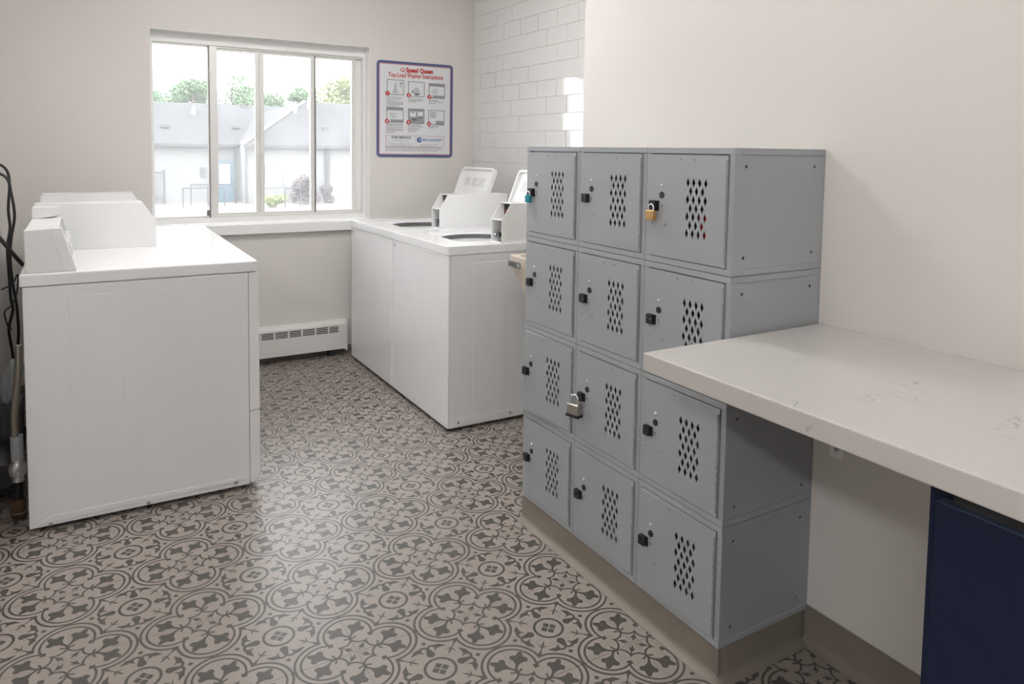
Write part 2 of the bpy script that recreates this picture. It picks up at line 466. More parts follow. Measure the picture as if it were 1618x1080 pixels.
# fixed mullions and sashes:  (x0, x1, depth) of the upright bars seen in the photograph
yb = wy+.02
bars('mullion', .648, .692, wy+.004, wy+.05, IZ0, IZ1, M_ALU); bars('weather_strip', .644, .650, wy+.000, wy+.05, IZ0, IZ1, M_ALUD)
bars('sash_stile', .905, .928, yb, yb+.03, IZ0+.012, IZ1-.010, M_ALU); bars('sash_stile', .930, .956, yb+.004, yb+.034, IZ0+.012, IZ1-.010, M_ALU)
bars('sash_stile', 1.232, 1.256, yb, yb+.03, IZ0+.012, IZ1-.010, M_ALU); bars('weather_strip', 1.256, 1.264, yb-.004, yb+.03, IZ0+.012, IZ1-.010, M_ALUD)
bars('sash_stile', 1.492, 1.515, yb, yb+.03, IZ0+.012, IZ1-.010, M_ALU)
for x0, x1 in ((.692, 1.256), (1.264, 1.515)):
    bars('sash_rail', x0, x1, yb+.002, yb+.028, IZ0+.012, IZ0+.026, M_ALU); bars('sash_rail', x0, x1, yb+.002, yb+.028, IZ1-.024, IZ1-.010, M_ALU)
bars('jamb_liner', 1.515, IX1, wy+.035, wy+.055, IZ0+.012, IZ1-.010, M_TRIM)
bars('latch', .628, .644, wy+.004, wy+.022, IZ0+.012, IZ0+.045, M_ALUD)
for x0, x1 in ((IX0, .646), (.692, .906), (.955, 1.233), (1.264, 1.493)):
    obj('pane', box(NBM(), x0, x1, yb+.014, yb+.017, IZ0+.006, IZ1-.006), M_GLASS, win)
# white boards added to the reveal, bounced sun put into their colour
for n_, (a0, a1, b0, b1) in enumerate(((WX0, WX1, WZ1-.003, WZ1), (WX1-.003, WX1, WZ0, WZ1-.003), (WX0, WX0+.003, WZ0, WZ1-.003))):
    bm = NBM(); box(bm, a0, a1, BY-.001, wy-.0005, b0, b1); struct('trim_%d' % (n_+2), bm, M_TRIM)
# interior sill with apron
bm = NBM(); box(bm, WX0-.02, 2.0, BY-.035, BY-.0005, .775, .833); box(bm, WX0, WX1, BY-.002, wy, .805, .838)
struct('trim_1', bm, M_TRIM, bevel=.003)

# ------------------------------------------------------------------ baseboard heater
ht = thing('baseboard_heater', 'white enamelled baseboard heater under the window with slotted grille', 'heater', (.95, BY-.03, 0))
hx0, hx1, hy = .12, 1.40, BY-.068
loops = [[(hx0, .042), (hx1, .042), (hx1, .197), (hx0, .197)]]
slotx = [.50, .578, .656, .734, .812, .891, .970, 1.052, 1.131, 1.213, 1.293, 1.360]
for a, b in zip(slotx, slotx[1:]):
    for k in range(4):
        z0 = .150+k*.0102
        loops.append([(a+.005, z0), (a+.005, z0+.0062), (b-.005, z0+.0062), (b-.005, z0)])
bm = sheet(NBM(), loops, lambda u, v, t: (u, t, v), hy, hy+.003)
obj('front_cover', bm, M_HEAT, ht)
bm = NBM(); prism(bm, [(hy, .197), (hy+.005, .207), (BY-.001, .215), (BY-.001, .205), (hy+.006, .197)], 'x', hx0, hx1); obj('top_cover', bm, M_HEAT, ht)
bm = NBM(); box(bm, hx0, hx1, hy+.02, BY-.003, .06, .13); obj('heating_fin_pack', bm, M_DARK, ht)
bm = NBM(); box(bm, hx0, hx1, BY-.012, BY-.001, .06, .2); obj('back_plate', bm, M_DARK, ht)
bm = NBM(); box(bm, hx0-.01, hx0, hy, BY-.001, .03, .215); obj('end_cap', bm, M_HEAT, ht, bevel=.002)
bm = NBM(); box(bm, hx1, hx1+.012, hy-.001, BY-.001, .03, .216); obj('end_cap', bm, M_HEAT, ht, bevel=.002)
for hx_ in (hx0+.1, hx1-.1):
    bm = NBM(); box(bm, hx_, hx_+.03, hy+.01, BY-.012, 0, .06); obj('foot_bracket', bm, M_DARK, ht)
bm = NBM(); box(bm, XLEFT+.001, XT-.001, BY-.010, BY-.0005, .0, .045); struct('baseboard_back', bm, M_COVE)

# ------------------------------------------------------------------ lockers
bm = NBM(); box(bm, XL+.005, XW-.002, LY+.005, LY+3*LW-.002, 0, LZT-4*LH)
plinth = thing('locker_plinth', 'low plinth with taupe vinyl cove base under the grey lockers', 'plinth', (XL+LD/2, LY+1.5*LW, 0))
obj('core', bm, M_COVE, plinth)
x_, y_, ye = XL+.005, LY+.005, LY+3*LW
bm = cove(NBM(), [((XW-.02, y_), (0, -1)), ((x_+.03, y_), (0, -1)), ((x_+.012, y_+.004), (-.5, -.87)), ((x_+.004, y_+.012), (-.87, -.5)), ((x_, y_+.03), (-1, 0)), ((x_, ye), (-1, 0))], LZT-4*LH)
obj('cove_base', bm, M_COVE, plinth, smooth=True)

def diamond(cy, cz, hw=.0058, hh=.0123): return [(cy-hw, cz), (cy, cz-hh), (cy+hw, cz), (cy, cz+hh)]
def make_locker(name, loc):
    """box locker; local frame x: 0 front .. LD back, y: 0 hinge side .. LW, z: 0 .. LH, shifted to the base centre"""
    t = thing(name, None, 'locker', (0, 0, 0))
    ox, oy = LD/2, LW/2
    sh = lambda b: (bmesh.ops.translate(b, verts=b.verts, vec=(-ox, -oy, 0)), b)[1]
    g = .0006; th = .0018
    bm = NBM()
    hs = [circle(.041, LH-.044, .0042, 8), circle(.286, LH-.044, .0042, 8), circle(.041, LH-.260, .0042, 8), circle(.286, LH-.260, .0042, 8)]
    for y0, y1 in ((g+.0026, g+.0026+th), (LW-g-th-.0026, LW-g-.0026)):
        sheet(bm, [[(.002, .016), (LD, .016), (LD, LH-.016), (.002, LH-.016)]]+hs, lambda u, v, q: (u, q, v), y0, y1)
    box(bm, LD-th, LD, g, LW-g, g, LH-g)
    box(bm, .0, LD, g, LW-g, LH-g-th, LH-g); box(bm, .0, LD, g, LW-g, g, g+th)
    # face frame (stiles and rails) with returned lips
    box(bm, 0, .018, g, .0155, .0165, LH-.0155); box(bm, 0, .018, LW-.0180, LW-g, .0165, LH-.0155)
    # door stops behind the gaps
    box(bm, .0150, .0168, .0155, .0300, .0165, LH-.0155); box(bm, .0150, .0168, LW-.0300, LW-.0180, .0165, LH-.0155)
    box(bm, .0150, .0168, .0300, LW-.0300, LH-.0300, LH-.0155); box(bm, .0150, .0168, .0300, LW-.0300, .0165, .0300)
    obj('body', sh(bm), M_LOCK, t, local=True)
    # proud rails that wrap round front and sides
    for nm, z0, z1 in (('top_rail', LH-.0160, LH-g), ('bottom_rail', g, .0165)):
        bm = NBM(); box(bm, -.0012, .018, g, LW-g, z0, z1); box(bm, .018, LD, g, g+.006, z0, z1); box(bm, .018, LD, LW-g-.006, LW-g, z0, z1)
        ra = obj(nm, sh(bm), M_LOCK, t, local=True, bevel=.0012, seg=2)
        for x in (.041, .286):
            bm = NBM(); cyl(bm, (x, g+.001, (z0+z1)/2), (x, g-.0008, (z0+z1)/2), .0042, 10)
            obj('rivet', sh(bm), M_LOCK, ra, local=True)
    # door; origin on its hinge line
    hy_, z0, z1 = .0195, .0185, LH-.0182
    y1 = LW-.0198
    def shd(b): bmesh.ops.translate(b, verts=b.verts, vec=(0, -hy_, 0)); return b
    loops = [[(hy_, z0), (y1, z0), (y1, z1), (hy_, z1)]]
    for r in range(7):
        n = 4 if r % 2 == 0 else 3
        for k in range(n):
            loops.append(diamond(.149-(k+(.5 if n == 3 else 0))*.0201, LH-.088-r*.0211))
    for yy, zz in ((.176, .031), (.127, .031), (.277, .199), (.226, .199)): loops.append(circle(yy, LH-zz, .0019, 6))
    bm = sheet(NBM(), loops, lambda u, v, q: (q, u, v), -.0022, -.0004)
    dp = .013
    box(bm, -.0004, dp, hy_, hy_+.0014, z0, z1); box(bm, -.0004, dp, y1-.0014, y1, z0, z1)
    box(bm, -.0004, dp, hy_, y1, z0, z0+.0014); box(bm, -.0004, dp, hy_, y1, z1-.0014, z1)
    door = obj('door', shd(bm), M_LOCK, t, local=True)
    door.location = (-ox, hy_-oy, 0)
    bm = NBM(); n = 13; hh = (z1-z0-.02)/n
    for k in range(n):
        za = z0+.01+k*hh
        cyl(bm, (-.0038, hy_+.0032, za+.0010), (-.0038, hy_+.0032, za+hh-.0010), .0034, 8)
        if k % 2: box(bm, -.0032, -.0022, hy_+.003, hy_+.010, za+.0006, za+hh-.0006)
    obj('hinge', shd(bm), M_LOCK, door, local=True, smooth=True)
    zc = LH-.1525
    bm = NBM(); box(bm, -.0045, -.0022, .252, .2800, zc-.0130, zc+.0130); box(bm, -.0085, -.0045, .2720, .2800, zc-.0130, zc+.0130)
    sheet(bm, [rrect(.2570, .2810, zc-.0130, zc+.0130, .003, 2), circle(.2665, zc, .0045, 10)], lambda u, v, q: (q, u, v), -.0125, -.0085)
    obj('hasp', shd(bm), M_BLACK, door, local=True)
    bm = NBM(); cyl(bm, (-.0022, .2665, zc), (-.0100, .2665, zc), .0036, 10); obj('staple_pin', shd(bm), M_CHROME, door, local=True, smooth=True)
    bm = NBM(); cyl(bm, (-.0022, .242, LH-.124), (-.0042, .242, LH-.124), .0088, 18); obj('lock_plug', shd(bm), M_BLACK, door, local=True)
    bm = NBM(); tube(bm, [(-.002, .2425, LH-.098), (-.0045, .2425, LH-.098), (-.006, .2425, LH-.098)], [.0042, .0036, .0015], 12); obj('rivet', shd(bm), M_ZINC, door, local=True, smooth=True)
    bm = NBM(); cyl(bm, (-.002, .2425, LH-.151), (-.005, .2425, LH-.151), .0034, 8); obj('screw', shd(bm), M_STEEL, door, local=True)
    return t
loc0 = make_locker('box_locker', None)
rows = ['top row', 'second row', 'third row', 'bottom row']
cols_ = ['column touching the counter', 'middle column', 'column beside the laundry tub']
extra = {(0, 0): ', brass padlock', (0, 2): ', teal padlock', (2, 1): ', big steel padlock'}
ajar = {(2, 2): 2.6, (3, 1): 1.2, (3, 0): 1.6, (3, 2): .4, (1, 2): .3}
LOCK = {}
for r in range(4):
    for k in range(3):
        o = loc0 if (r, k) == (0, 0) else copy_tree(loc0)
        o.location = (XL+LD/2, LY+(k+.5)*LW, LZT-(r+1)*LH)
        WL[o.name] = Vector(o.location)
        tag(o, 'grey box locker, %s, %s%s' % (rows[r], cols_[k], extra.get((r, k), '')), 'locker', 'grey box lockers')
        for ch in o.children:
            if ch.name.startswith('door'):
                ch.rotation_euler = (0, 0, math.radians(ajar.get((r, k), 0)))
        LOCK[(r, k)] = o

def padlock(label, m, at, wdt, hgt, dep, sh_r, sh_h, bumper=None, sh_m=None, tilt=0.0):
    """at = world point where the shackle passes through the hasp"""
    t = thing('padlock', label, 'padlock', (at[0], at[1], at[2]-sh_h-hgt))
    X, Y, Z = at
    top = Z-sh_h
    bm = NBM(); box(bm, X-dep/2, X+dep/2, Y-wdt/2, Y+wdt/2, top-hgt, top)
    obj('lock_body', bm, m, t, bevel=min(dep, wdt)*.18, seg=3, smooth=True)
    w2 = wdt*.30
    pts = [(X, Y-w2, top-.002), (X, Y-w2, Z-.004)]+[(X, Y-w2*math.cos(a), Z-.004+w2*.8*math.sin(a)) for a in [PI*i/8 for i in range(1, 8)]]+[(X, Y+w2, Z-.004), (X, Y+w2, top-.002)]
    obj('shackle', tube(NBM(), pts, sh_r, 10), sh_m or M_CHROME, t, smooth=True)
    if bumper:
        bm = NBM(); box(bm, X-dep/2-.001, X+dep/2+.001, Y-wdt/2-.001, Y+wdt/2+.001, top-hgt-.007, top-hgt+.002); obj('bumper', bm, M_BLACK, t, bevel=.002)
    else:
        bm = NBM(); cyl(bm, (X-dep/2-.0004, Y, top-hgt*.5), (X-dep/2+.001, Y, top-hgt*.5), wdt*.2, 14); obj('stamp', bm, m, t)
    t.rotation_euler = (0, 0, tilt)
    return t
def hasp_at(r, k): return (XL-.0175, LY+k*LW+.2665, LZT-r*LH-.1525)
h = hasp_at(0, 2); padlock('small teal padlock hanging on a top row locker', M_TEAL, (h[0], h[1]+.001, h[2]), .027, .024, .012, .0022, .010)
h = hasp_at(0, 0); padlock('brass padlock hanging on a top row locker', M_BRASS, (h[0], h[1]-.001, h[2]), .030, .026, .014, .0024, .012)
h = hasp_at(2, 1); padlock('large steel laminated padlock with black bumper on a third row locker', M_STEEL, (h[0]-.010, h[1]+.006, h[2]), .046, .034, .024, .0036, .019, bumper=True, tilt=.25)
# things behind the vents
def cloth(label, m, x0, x1, y0, y1, z0, z1):
    bm = NBM(); n = 5
    for k in range(n):
        a_ = z0+(z1-z0)*k/n; b_ = z0+(z1-z0)*(k+1)/n-.001; d_ = .003*math.sin(k*2.1)
        box(bm, x0, x1, y0+d_, y1+d_-.006*(k/n), a_-(.003 if k else 0), b_)
    return tag(obj('folded_cloth', bm, m, bevel=.004, seg=2), label, 'cloth')
zb = LZT-LH+.0030
cloth('red folded cloth inside the brass-padlocked top row locker', M_RED, XL+.0185, XL+.036, LY+.034, LY+.133, zb, zb+.142)
zb = LZT-3*LH+.0030
cloth('grey folded cloth inside the third row locker with the steel padlock', M_GREYCLOTH, XL+.0185, XL+.036, LY+LW+.034, LY+LW+.114, zb, zb+.160)

# ------------------------------------------------------------------ countertop, bracket, cabinet
KX, KY, KZ = 1.038, 1.1955, .853
bm = NBM(); box(bm, KX, XW-.001, -.62, KY, KZ-.040, KZ)
tag(obj('countertop', bm, M_QUARTZ, origin=((KX+XW)/2, .3, KZ-.04), bevel=.003, seg=3), 'white quartz countertop with thin grey veins meeting the lockers', 'countertop')
br = thing('counter_bracket', 'small white steel support bracket on the wall under the countertop', 'bracket', (XW, 1.134, .52))
bm = NBM(); box(bm, XW-.004, XW-.0005, 1.115, 1.154, .520, KZ-.041); obj('wall_plate', bm, M_TRIM, br, bevel=.0015)
bm = NBM(); box(bm, KX+.15, XW-.004, 1.115, 1.154, KZ-.046, KZ-.0405); obj('arm', bm, M_TRIM, br, bevel=.0015)
bm = NBM(); cyl(bm, (XW-.004, 1.134, .545), (XW-.008, 1.134, .545), .006, 12); obj('screw', bm, M_STEEL, br)
cab = thing('base_cabinet', 'navy blue base cabinet under the countertop', 'cabinet', (1.36, .05, 0))
cx0, cy1 = 1.085, .598
bm = NBM(); box(bm, cx0, XW-.02, -.60, cy1, .10, KZ-.0405); obj('body', bm, M_BLUE, cab)
bm = NBM(); box(bm, cx0+.06, XW-.02, -.60, cy1-.01, 0, .10); obj('toe_kick', bm, M_DARK, cab)
for y0, y1 in ((.012, cy1-.020), (-.588, .006)):
    bm = NBM(); box(bm, cx0-.022, cx0-.001, y0, y1, .115, .784); dr = obj('door', bm, M_BLUE, cab, bevel=.0015)
    bm = NBM(); box(bm, cx0-.0225, cx0-.0015, y0+.002, y1-.002, .784, .7852); obj('edge_band', bm, M_BLUEEDGE, dr)
    bm = NBM(); box(bm, cx0-.012, cx0-.001, y0+.02, y1-.02, .786, .803); obj('pull_gap_shade', bm, M_DARK, dr)  # dark strip coloured in for the shade of the gap above the door

# ------------------------------------------------------------------ washers
def coin_case(prefix_parent, X, y0, y1, zt_, sgn, depth):
    """open-fronted coin meter housing.  X(l) maps a local distance from the machine's front to world x; sgn gives the front direction"""
    prof = [(.275, zt_), (.275, zt_+.107), (.325, zt_+.185), (depth, zt_+.185), (depth, zt_)]
    th = .003
    bm = NBM()
    for a, b in ((y0, y0+th), (y1-th, y1)): prism(bm, [(X(u), z) for u, z in prof], 'y', a, b)
    def bx(u0, u1, z0, z1): box(bm, min(X(u0), X(u1)), max(X(u0), X(u1)), y0+th, y1-th, z0, z1)
    bx(.325, depth, zt_+.182, zt_+.185); bx(depth-.003, depth, zt_, zt_+.182); bx(.275, .345, zt_+.104, zt_+.107); bx(.275, .42, zt_, zt_+.003)
    case = obj('coin_meter_case', bm, M_WPLAST, prefix_parent, bevel=.0012)
    bm = NBM(); bx(.355, .358, zt_+.003, zt_+.182); obj('inner_wall', bm, M_SIDE, case)
    bm = NBM(); box(bm, min(X(.318), X(.356)), max(X(.318), X(.356)), (y0+y1)/2-.035, (y0+y1)/2+.012, zt_+.018, zt_+.088)
    box(bm, min(X(.284), X(.33)), max(X(.284), X(.33)), (y0+y1)/2-.012, (y0+y1)/2+.036, zt_+.026, zt_+.044)
    obj('coin_slide', bm, M_BLACK, case)
    bm = NBM(); cyl(bm, (X(.281), (y0+y1)/2+.022, zt_+.035), (X(.290), (y0+y1)/2+.022, zt_+.035), .006, 12)
    obj('lock_cylinder', bm, M_CHROME, case, smooth=True)
    bm = NBM(); bx(.345, .356, zt_+.110, zt_+.175); obj('display_bezel', bm, M_DARK, case)
    bm = NBM(); box(bm, min(X(.3435), X(.345)), max(X(.3435), X(.345)), y0+.02, y1-.02, zt_+.135, zt_+.150); obj('display', bm, M_SIGNRED, case)
    return case
WX, WY0, WL_, WZT = 1.4093, 2.9407, .6859, .8495
def make_washer(y0, label):
    wd = WL_-.010
    t = thing('washing_machine', label, 'washer', (WX+.355, y0+wd/2, 0), 'white top load washers')
    y1 = y0+wd; x1 = WX+.70
    bm = NBM(); box(bm, WX+.012, x1, y0, y1, .016, .8085); body = obj('cabinet', bm, M_SIDE, t, bevel=.003)
    bm = NBM(); prism(bm, rrect(WX, WX+.05, y0, y1, .012, 4), 'z', .016, .8085)
    for f in list(bm.faces): pass
    bm2 = NBM(); box(bm2, WX, WX+.0118, y0, y1, .016, .8085); bm.free()
    obj('front_panel', bm2, M_ENAMEL, t, bevel=.006, seg=3)
    # top deck with lid well
    ox0, ox1, oy0, oy1 = WX+.125, WX+.545, y0+.125, y0+.575
    bm = NBM()
    prof = lambda e, z: None
    sheet(bm, [rrect(WX-.006, x1+.004, y0-.003, y1+.003, .012, 3), rrect(ox0, ox1, oy0, oy1, .04, 4)[::-1]], lambda u, v, q: (u, v, q), .8100, WZT)
    obj('top_deck', bm, M_ENAMEL, t, bevel=.004, seg=2)
    bm = NBM()
    R1 = rrect(ox0, ox1, oy0, oy1, .04, 4); cx, cy = (ox0+ox1)/2, (oy0+oy1)/2
    n = len(R1); prev = None
    for s, z, in ((1.0, .815), (.99, .835)): pass
    ringA = [bm.verts.new((p[0], p[1], .8395)) for p in R1]
    R2 = [(cx+.195*math.cos(a), cy+.205*math.sin(a)) for a in [2*PI*(k+.5)/n for k in range(n)]]
    # order of rrect starts at angle 0 quadrant and is counter-clockwise like R2
    ringB = [bm.verts.new((p[0], p[1], .832)) for p in R2]
    for k in range(n): bm.faces.new((ringA[k], ringA[(k+1) % n], ringB[(k+1) % n], ringB[k]))
    obj('lid_well', bm, M_ENAMEL, t, smooth=True)
    bm = NBM(); prevr = None
    for r_, z in ((1.0, .8315), (1.05, .80), (1.22, .76), (1.22, .50), (.9, .47)):
        ring_ = [bm.verts.new((cx+(p[0]-cx)*r_, cy+(p[1]-cy)*r_, z)) for p in R2]
        if prevr:
            for k in range(n): bm.faces.new((prevr[k], prevr[(k+1) % n], ring_[(k+1) % n], ring_[k]))
        prevr = ring_
    bm.faces.new(prevr); obj('drum', bm, M_TUBST, t, smooth=True)
    bm = NBM(); tube(bm, [(cx, cy, .47), (cx, cy, .70), (cx, cy, .76)], [.05, .035, .02], 14); obj('agitator', bm, M_WPLAST, t, smooth=True)
    # raised lid leaning back on its hinge
    ly0, ly1, L, tl = y0+.118, y0+.535, .345, math.radians(21)
    hx, hz = WX+.560, WZT+.004
    def P(u, v, q): return (hx+v*math.sin(tl)+q*math.cos(tl), u, hz+v*math.cos(tl)-q*math.sin(tl))
    outer = rrect(ly0, ly1, 0, L, .03, 4)
    bm = sheet(NBM(), [outer], P, .010, .022)
    inner = rrect(ly0+.014, ly1-.014, .012, L-.014, .022, 4)
    sheet(bm, [outer, inner[::-1]], P, -.004, .010)
    lid = obj('lid', bm, M_WPLAST, t, bevel=.0015)
    bm = NBM()
    rl = random.Random(3)
    for cxl in range(3):
        for q_ in range(6):
            u0 = ly1-.07-cxl*.092; v0 = L-.070-q_*.0095; ln = .060+.022*rl.random()
            sheet(bm, [[(u0-ln, v0), (u0, v0), (u0, v0+.0028), (u0-ln, v0+.0028)]], P, .0096, .0101)
    tag(obj('lid_label', bm, M_LABEL, lid), kind='stuff')
    bm = NBM(); cyl(bm, P(ly0+.035, .10, .0100), P(ly0+.035, .10, .003), .007, 12); obj('bumper', bm, M_LABEL, lid)
    bm = NBM(); cyl(bm, P(ly1, .10, .003), P(ly1+.006, .10, .003), .006, 10); obj('lid_pin', bm, M_LABEL, lid)
    for yy in (ly0+.04, ly1-.06):
        bm = NBM(); box(bm, hx-.006, hx+.03, yy, yy+.02, WZT, WZT+.012); obj('hinge_block', bm, M_WPLAST, lid)
    coin_case(t, lambda u: WX+u, y0+.008, y0+.110, WZT, -1, .70)
    # pressed panel on the near side, base groove, screws, door badge
    bm = NBM(); box(bm, WX+.127, WX+.297, y0-.0016, y0+.001, .085, .770); obj('pressed_panel', bm, M_SIDE, body, bevel=.0015)
    bm = NBM(); box(bm, WX+.03, x1-.03, y0-.0012, y0+.001, .022, .058); obj('base_flange', bm, M_SIDE, body, bevel=.001)
    for xx in (WX+.055, WX+.33, WX+.60):
        bm = NBM(); cyl(bm, (xx, y0-.001, .040), (xx, y0-.004, .040), .006, 10); obj('screw', bm, M_STEEL, body)
    bm = NBM(); box(bm, WX-.0012, WX+.001, y1-.040, y1-.022, .770, .795); bd = obj('badge', bm, M_SIGN, t)
    bm = NBM(); cyl(bm, (WX-.0012, y1-.031, .786), (WX-.0020, y1-.031, .786), .004, 10); box(bm, WX-.0020, WX-.0012, y1-.036, y1-.026, .774, .778); obj('badge_print', bm, M_BLACK, bd)
    for xx in (WX+.05, x1-.06):
        for yy in (y0+.05, y1-.05):
            bm = NBM(); cyl(bm, (xx, yy, 0), (xx, yy, .018), .02, 12); obj('foot', bm, M_BLACK, t)
    return t
make_washer(WY0, 'white top load washer with raised lid, standing next to the beige laundry tub')
make_washer(WY0+WL_, 'white top load washer with raised lid, standing in the corner beneath the instruction sign')

# ------------------------------------------------------------------ dryers
DX, DY, DZT = -.168, 2.8066, .8625
def make_dryer(y0, label):
    wd = .676; y1 = y0+wd; xf = .565
    t = thing('tumble_dryer', label, 'dryer', (.19, y0+wd/2, 0), 'white tumble dryers')
    bm = NBM(); box(bm, DX, .528, y0, y1, .016, .8185); body = obj('cabinet', bm, M_SIDE, t, bevel=.003)
    fp = [(.529, .298), (.562, .298), (.566, .303), (.564, .815), (.560, .8185), (.529, .8185)]
    bm = NBM(); prism(bm, fp, 'y', y0-.001, y1+.001); obj('front_panel', bm, M_ENAMEL, t, bevel=.005, seg=3)
    fp = [(.529, .022), (.540, .018), (.563, .040), (.567, .060), (.567, .290), (.563, .2955), (.529, .2955)]
    bm = NBM(); prism(bm, fp, 'y', y0-.001, y1+.001); obj('lower_panel', bm, M_ENAMEL, t, bevel=.004, seg=2)
    bm = NBM(); prism(bm, rrect(y0+.14, y1-.14, .36, .74, .05, 5), 'x', .565, .578); dd = obj('door', bm, M_ENAMEL, t, bevel=.004)
    bm = NBM(); box(bm, .578, .586, y1-.20, y1-.16, .50, .60); obj('handle', bm, M_WPLAST, dd, bevel=.002)
    bm = NBM(); box(bm, DX-.008, .561, y0-.003, y1+.003, .8200, DZT); obj('top', bm, M_ENAMEL, t, bevel=.006, seg=3)
    # control console along the back edge
    cp = [(DX+.010, DZT), (DX+.152, DZT), (DX+.112, DZT+.144), (DX+.100, DZT+.147), (DX+.008, DZT+.142)]
    bm = NBM(); prism(bm, [(DX+.010, DZT), (DX+.140, DZT), (DX+.098, DZT+.138), (DX+.010, DZT+.138)], 'y', y0+.030, y1-.112); con = obj('console', bm, M_WPLAST, t)
    bm = NBM(); prism(bm, cp, 'y', y0+.004, y0+.030); obj('console_end_cap', bm, M_WPLAST, con, bevel=.004, seg=3)
    bm = NBM(); prism(bm, [(DX+.118, DZT), (DX+.154, DZT), (DX+.113, DZT+.146), (DX+.078, DZT+.146)], 'y', y0+.003, y0+.034); obj('end_trim', bm, M_ENAMEL, con, bevel=.003, seg=2)
    sl = Vector((.042, 0, -.138)).normalized(); nn = Vector((.138, 0, .042)).normalized()
    o_ = Vector((DX+.098, 0, DZT+.138))
    bm = NBM()
    pts = [o_+sl*.012, o_+sl*.132, o_+sl*.132+nn*.003, o_+sl*.012+nn*.003]
    prism(bm, [(p.x, p.z) for p in pts], 'y', y0+.04, y1-.12); obj('control_panel', bm, M_LABEL, con)
    for k in range(3):
        c_ = o_+sl*.07; yy = y0+.13+k*.14
        bm = NBM(); cyl(bm, (c_.x, yy, c_.z), (c_.x+nn.x*.018, yy, c_.z+nn.z*.018), .022, 16); obj('knob', bm, M_WPLAST, con, smooth=True)
    bm = NBM()
    up_ = smooth_path([(DX+.010, 0, DZT+.138), (DX+.060, 0, DZT+.142), (DX+.092, 0, DZT+.150), (DX+.100, 0, DZT+.178)], 4)
    prism(bm, [(p.x, p.z) for p in up_]+[(DX+.010, DZT+.178)], 'y', y1-.20, y1-.112); obj('console_riser', bm, M_WPLAST, con, smooth=True)
    # coin meter case across the far side, front opening towards the aisle
    coin_case(t, lambda u: .565-u-.02, y1-.111, y1-.008, DZT, 1, .70)
    # pressed panels and base detail on the near side
    for u0, u1 in ((-.040, .118), (.231, .392)):
        bm = NBM(); box(bm, u0, u1, y0-.0006, y0+.001, .105, .782); obj('pressed_panel', bm, M_SIDE, body, bevel=.001)
    bm = NBM(); prism(bm, [(-.148, .026), (.505, .036), (.512, .050), (-.10, .050)], 'y', y0-.0018, y0+.001); obj('base_flange', bm, M_SIDE, body, bevel=.0015)
    bm = NBM(); ringp = [(.058+.066*math.cos(a), y0-.0002, .045+.058*math.sin(a)) for a in [PI*k/20 for k in range(21)]]
    tube(bm, ringp, .0011, 5); obj('vent_knockout', bm, M_SIDE, body)
    for xx, zz in ((-.109, .022), (.184, .024), (.477, .034)):
        bm = NBM(); cyl(bm, (xx, y0-.001, zz), (xx, y0-.004, zz), .006, 10); obj('screw', bm, M_STEEL, body)
    for xx in (DX+.05, .47):
        for yy in (y0+.05, y1-.05):
            bm = NBM(); cyl(bm, (xx, yy, 0), (xx, yy, .018), .02, 12); obj('foot', bm, M_BLACK, t)
    return t
make_dryer(DY, 'white dryer with its bare side panel and gas pipe at its back corner')
make_dryer(DY+.690, 'white dryer standing between the window sill and another dryer')

# ------------------------------------------------------------------ laundry tub
tb = thing('laundry_tub', 'beige plastic laundry tub between the washer and the lockers', 'sink', (1.86, 2.56, 0))
tx0, tx1, ty0, ty1, tz = 1.61, 2.14, 2.30, 2.765, .825
bm = NBM()
def rr(s0, s1, e0, e1, z, r=.03): return [bm.verts.new((p[0], p[1], z)) for p in rrect(s0, s1, e0, e1, r, 3)]
lv = [rr(tx0, tx1, ty0, ty1, tz-.03), rr(tx0, tx1, ty0, ty1, tz), rr(tx0+.03, tx1-.03, ty0+.03, ty1-.03, tz), rr(tx0+.14, tx1-.05, ty0+.05, ty1-.14, tz-.34), ]
ou = [lv[0], rr(tx0+.115, tx1-.03, ty0+.03, ty1-.115, tz-.36)]
def bridge(A, B):
    n = len(A)
    for k in range(n): bm.faces.new((A[k], A[(k+1) % n], B[(k+1) % n], B[k]))
bridge(lv[0], lv[1]); bridge(lv[1], lv[2]); bridge(lv[2], lv[3]); bm.faces.new(lv[3]); bridge(ou[1], ou[0]); bm.faces.new(ou[1][::-1])
basin = obj('basin', bm, M_BEIGE, tb, smooth=True)
for x in (tx0+.14, tx1-.06):
    for y in (ty0+.07, ty1-.15):
        bm = NBM(); box(bm, x-.014, x+.014, y-.014, y+.014, 0, tz-.355); obj('leg', bm, M_BEIGE, tb, bevel=.003)
# emblem lies on the sloping front
sv = Vector((.115, 0, -.33)).normalized(); ev = Vector((0, -1, 0)); e0 = Vector((tx0-.0014, 2.752, tz-.022))
def PE(u, v, q): p_ = e0+ev*u+Vector((0, 0, -1))*v+Vector((-1, 0, 0))*q; return tuple(p_)
bm = sheet(NBM(), [rrect(0, .100, 0, .024, .006, 3)], PE, -.004, .0008); em = obj('emblem', bm, M_LABEL, basin)
bm = sheet(NBM(), [rrect(0, .100, 0, .024, .006, 3), rrect(.003, .097, .003, .021, .004, 3)[::-1]], PE, .0008, .0016); obj('emblem_rim', bm, M_BLACK, em)
text('emblem_lettering', 'MUSTEE', M_BLACK, em, PE(.010, .019, .0012), .017, right=(0, -1, 0), bold=.0006)

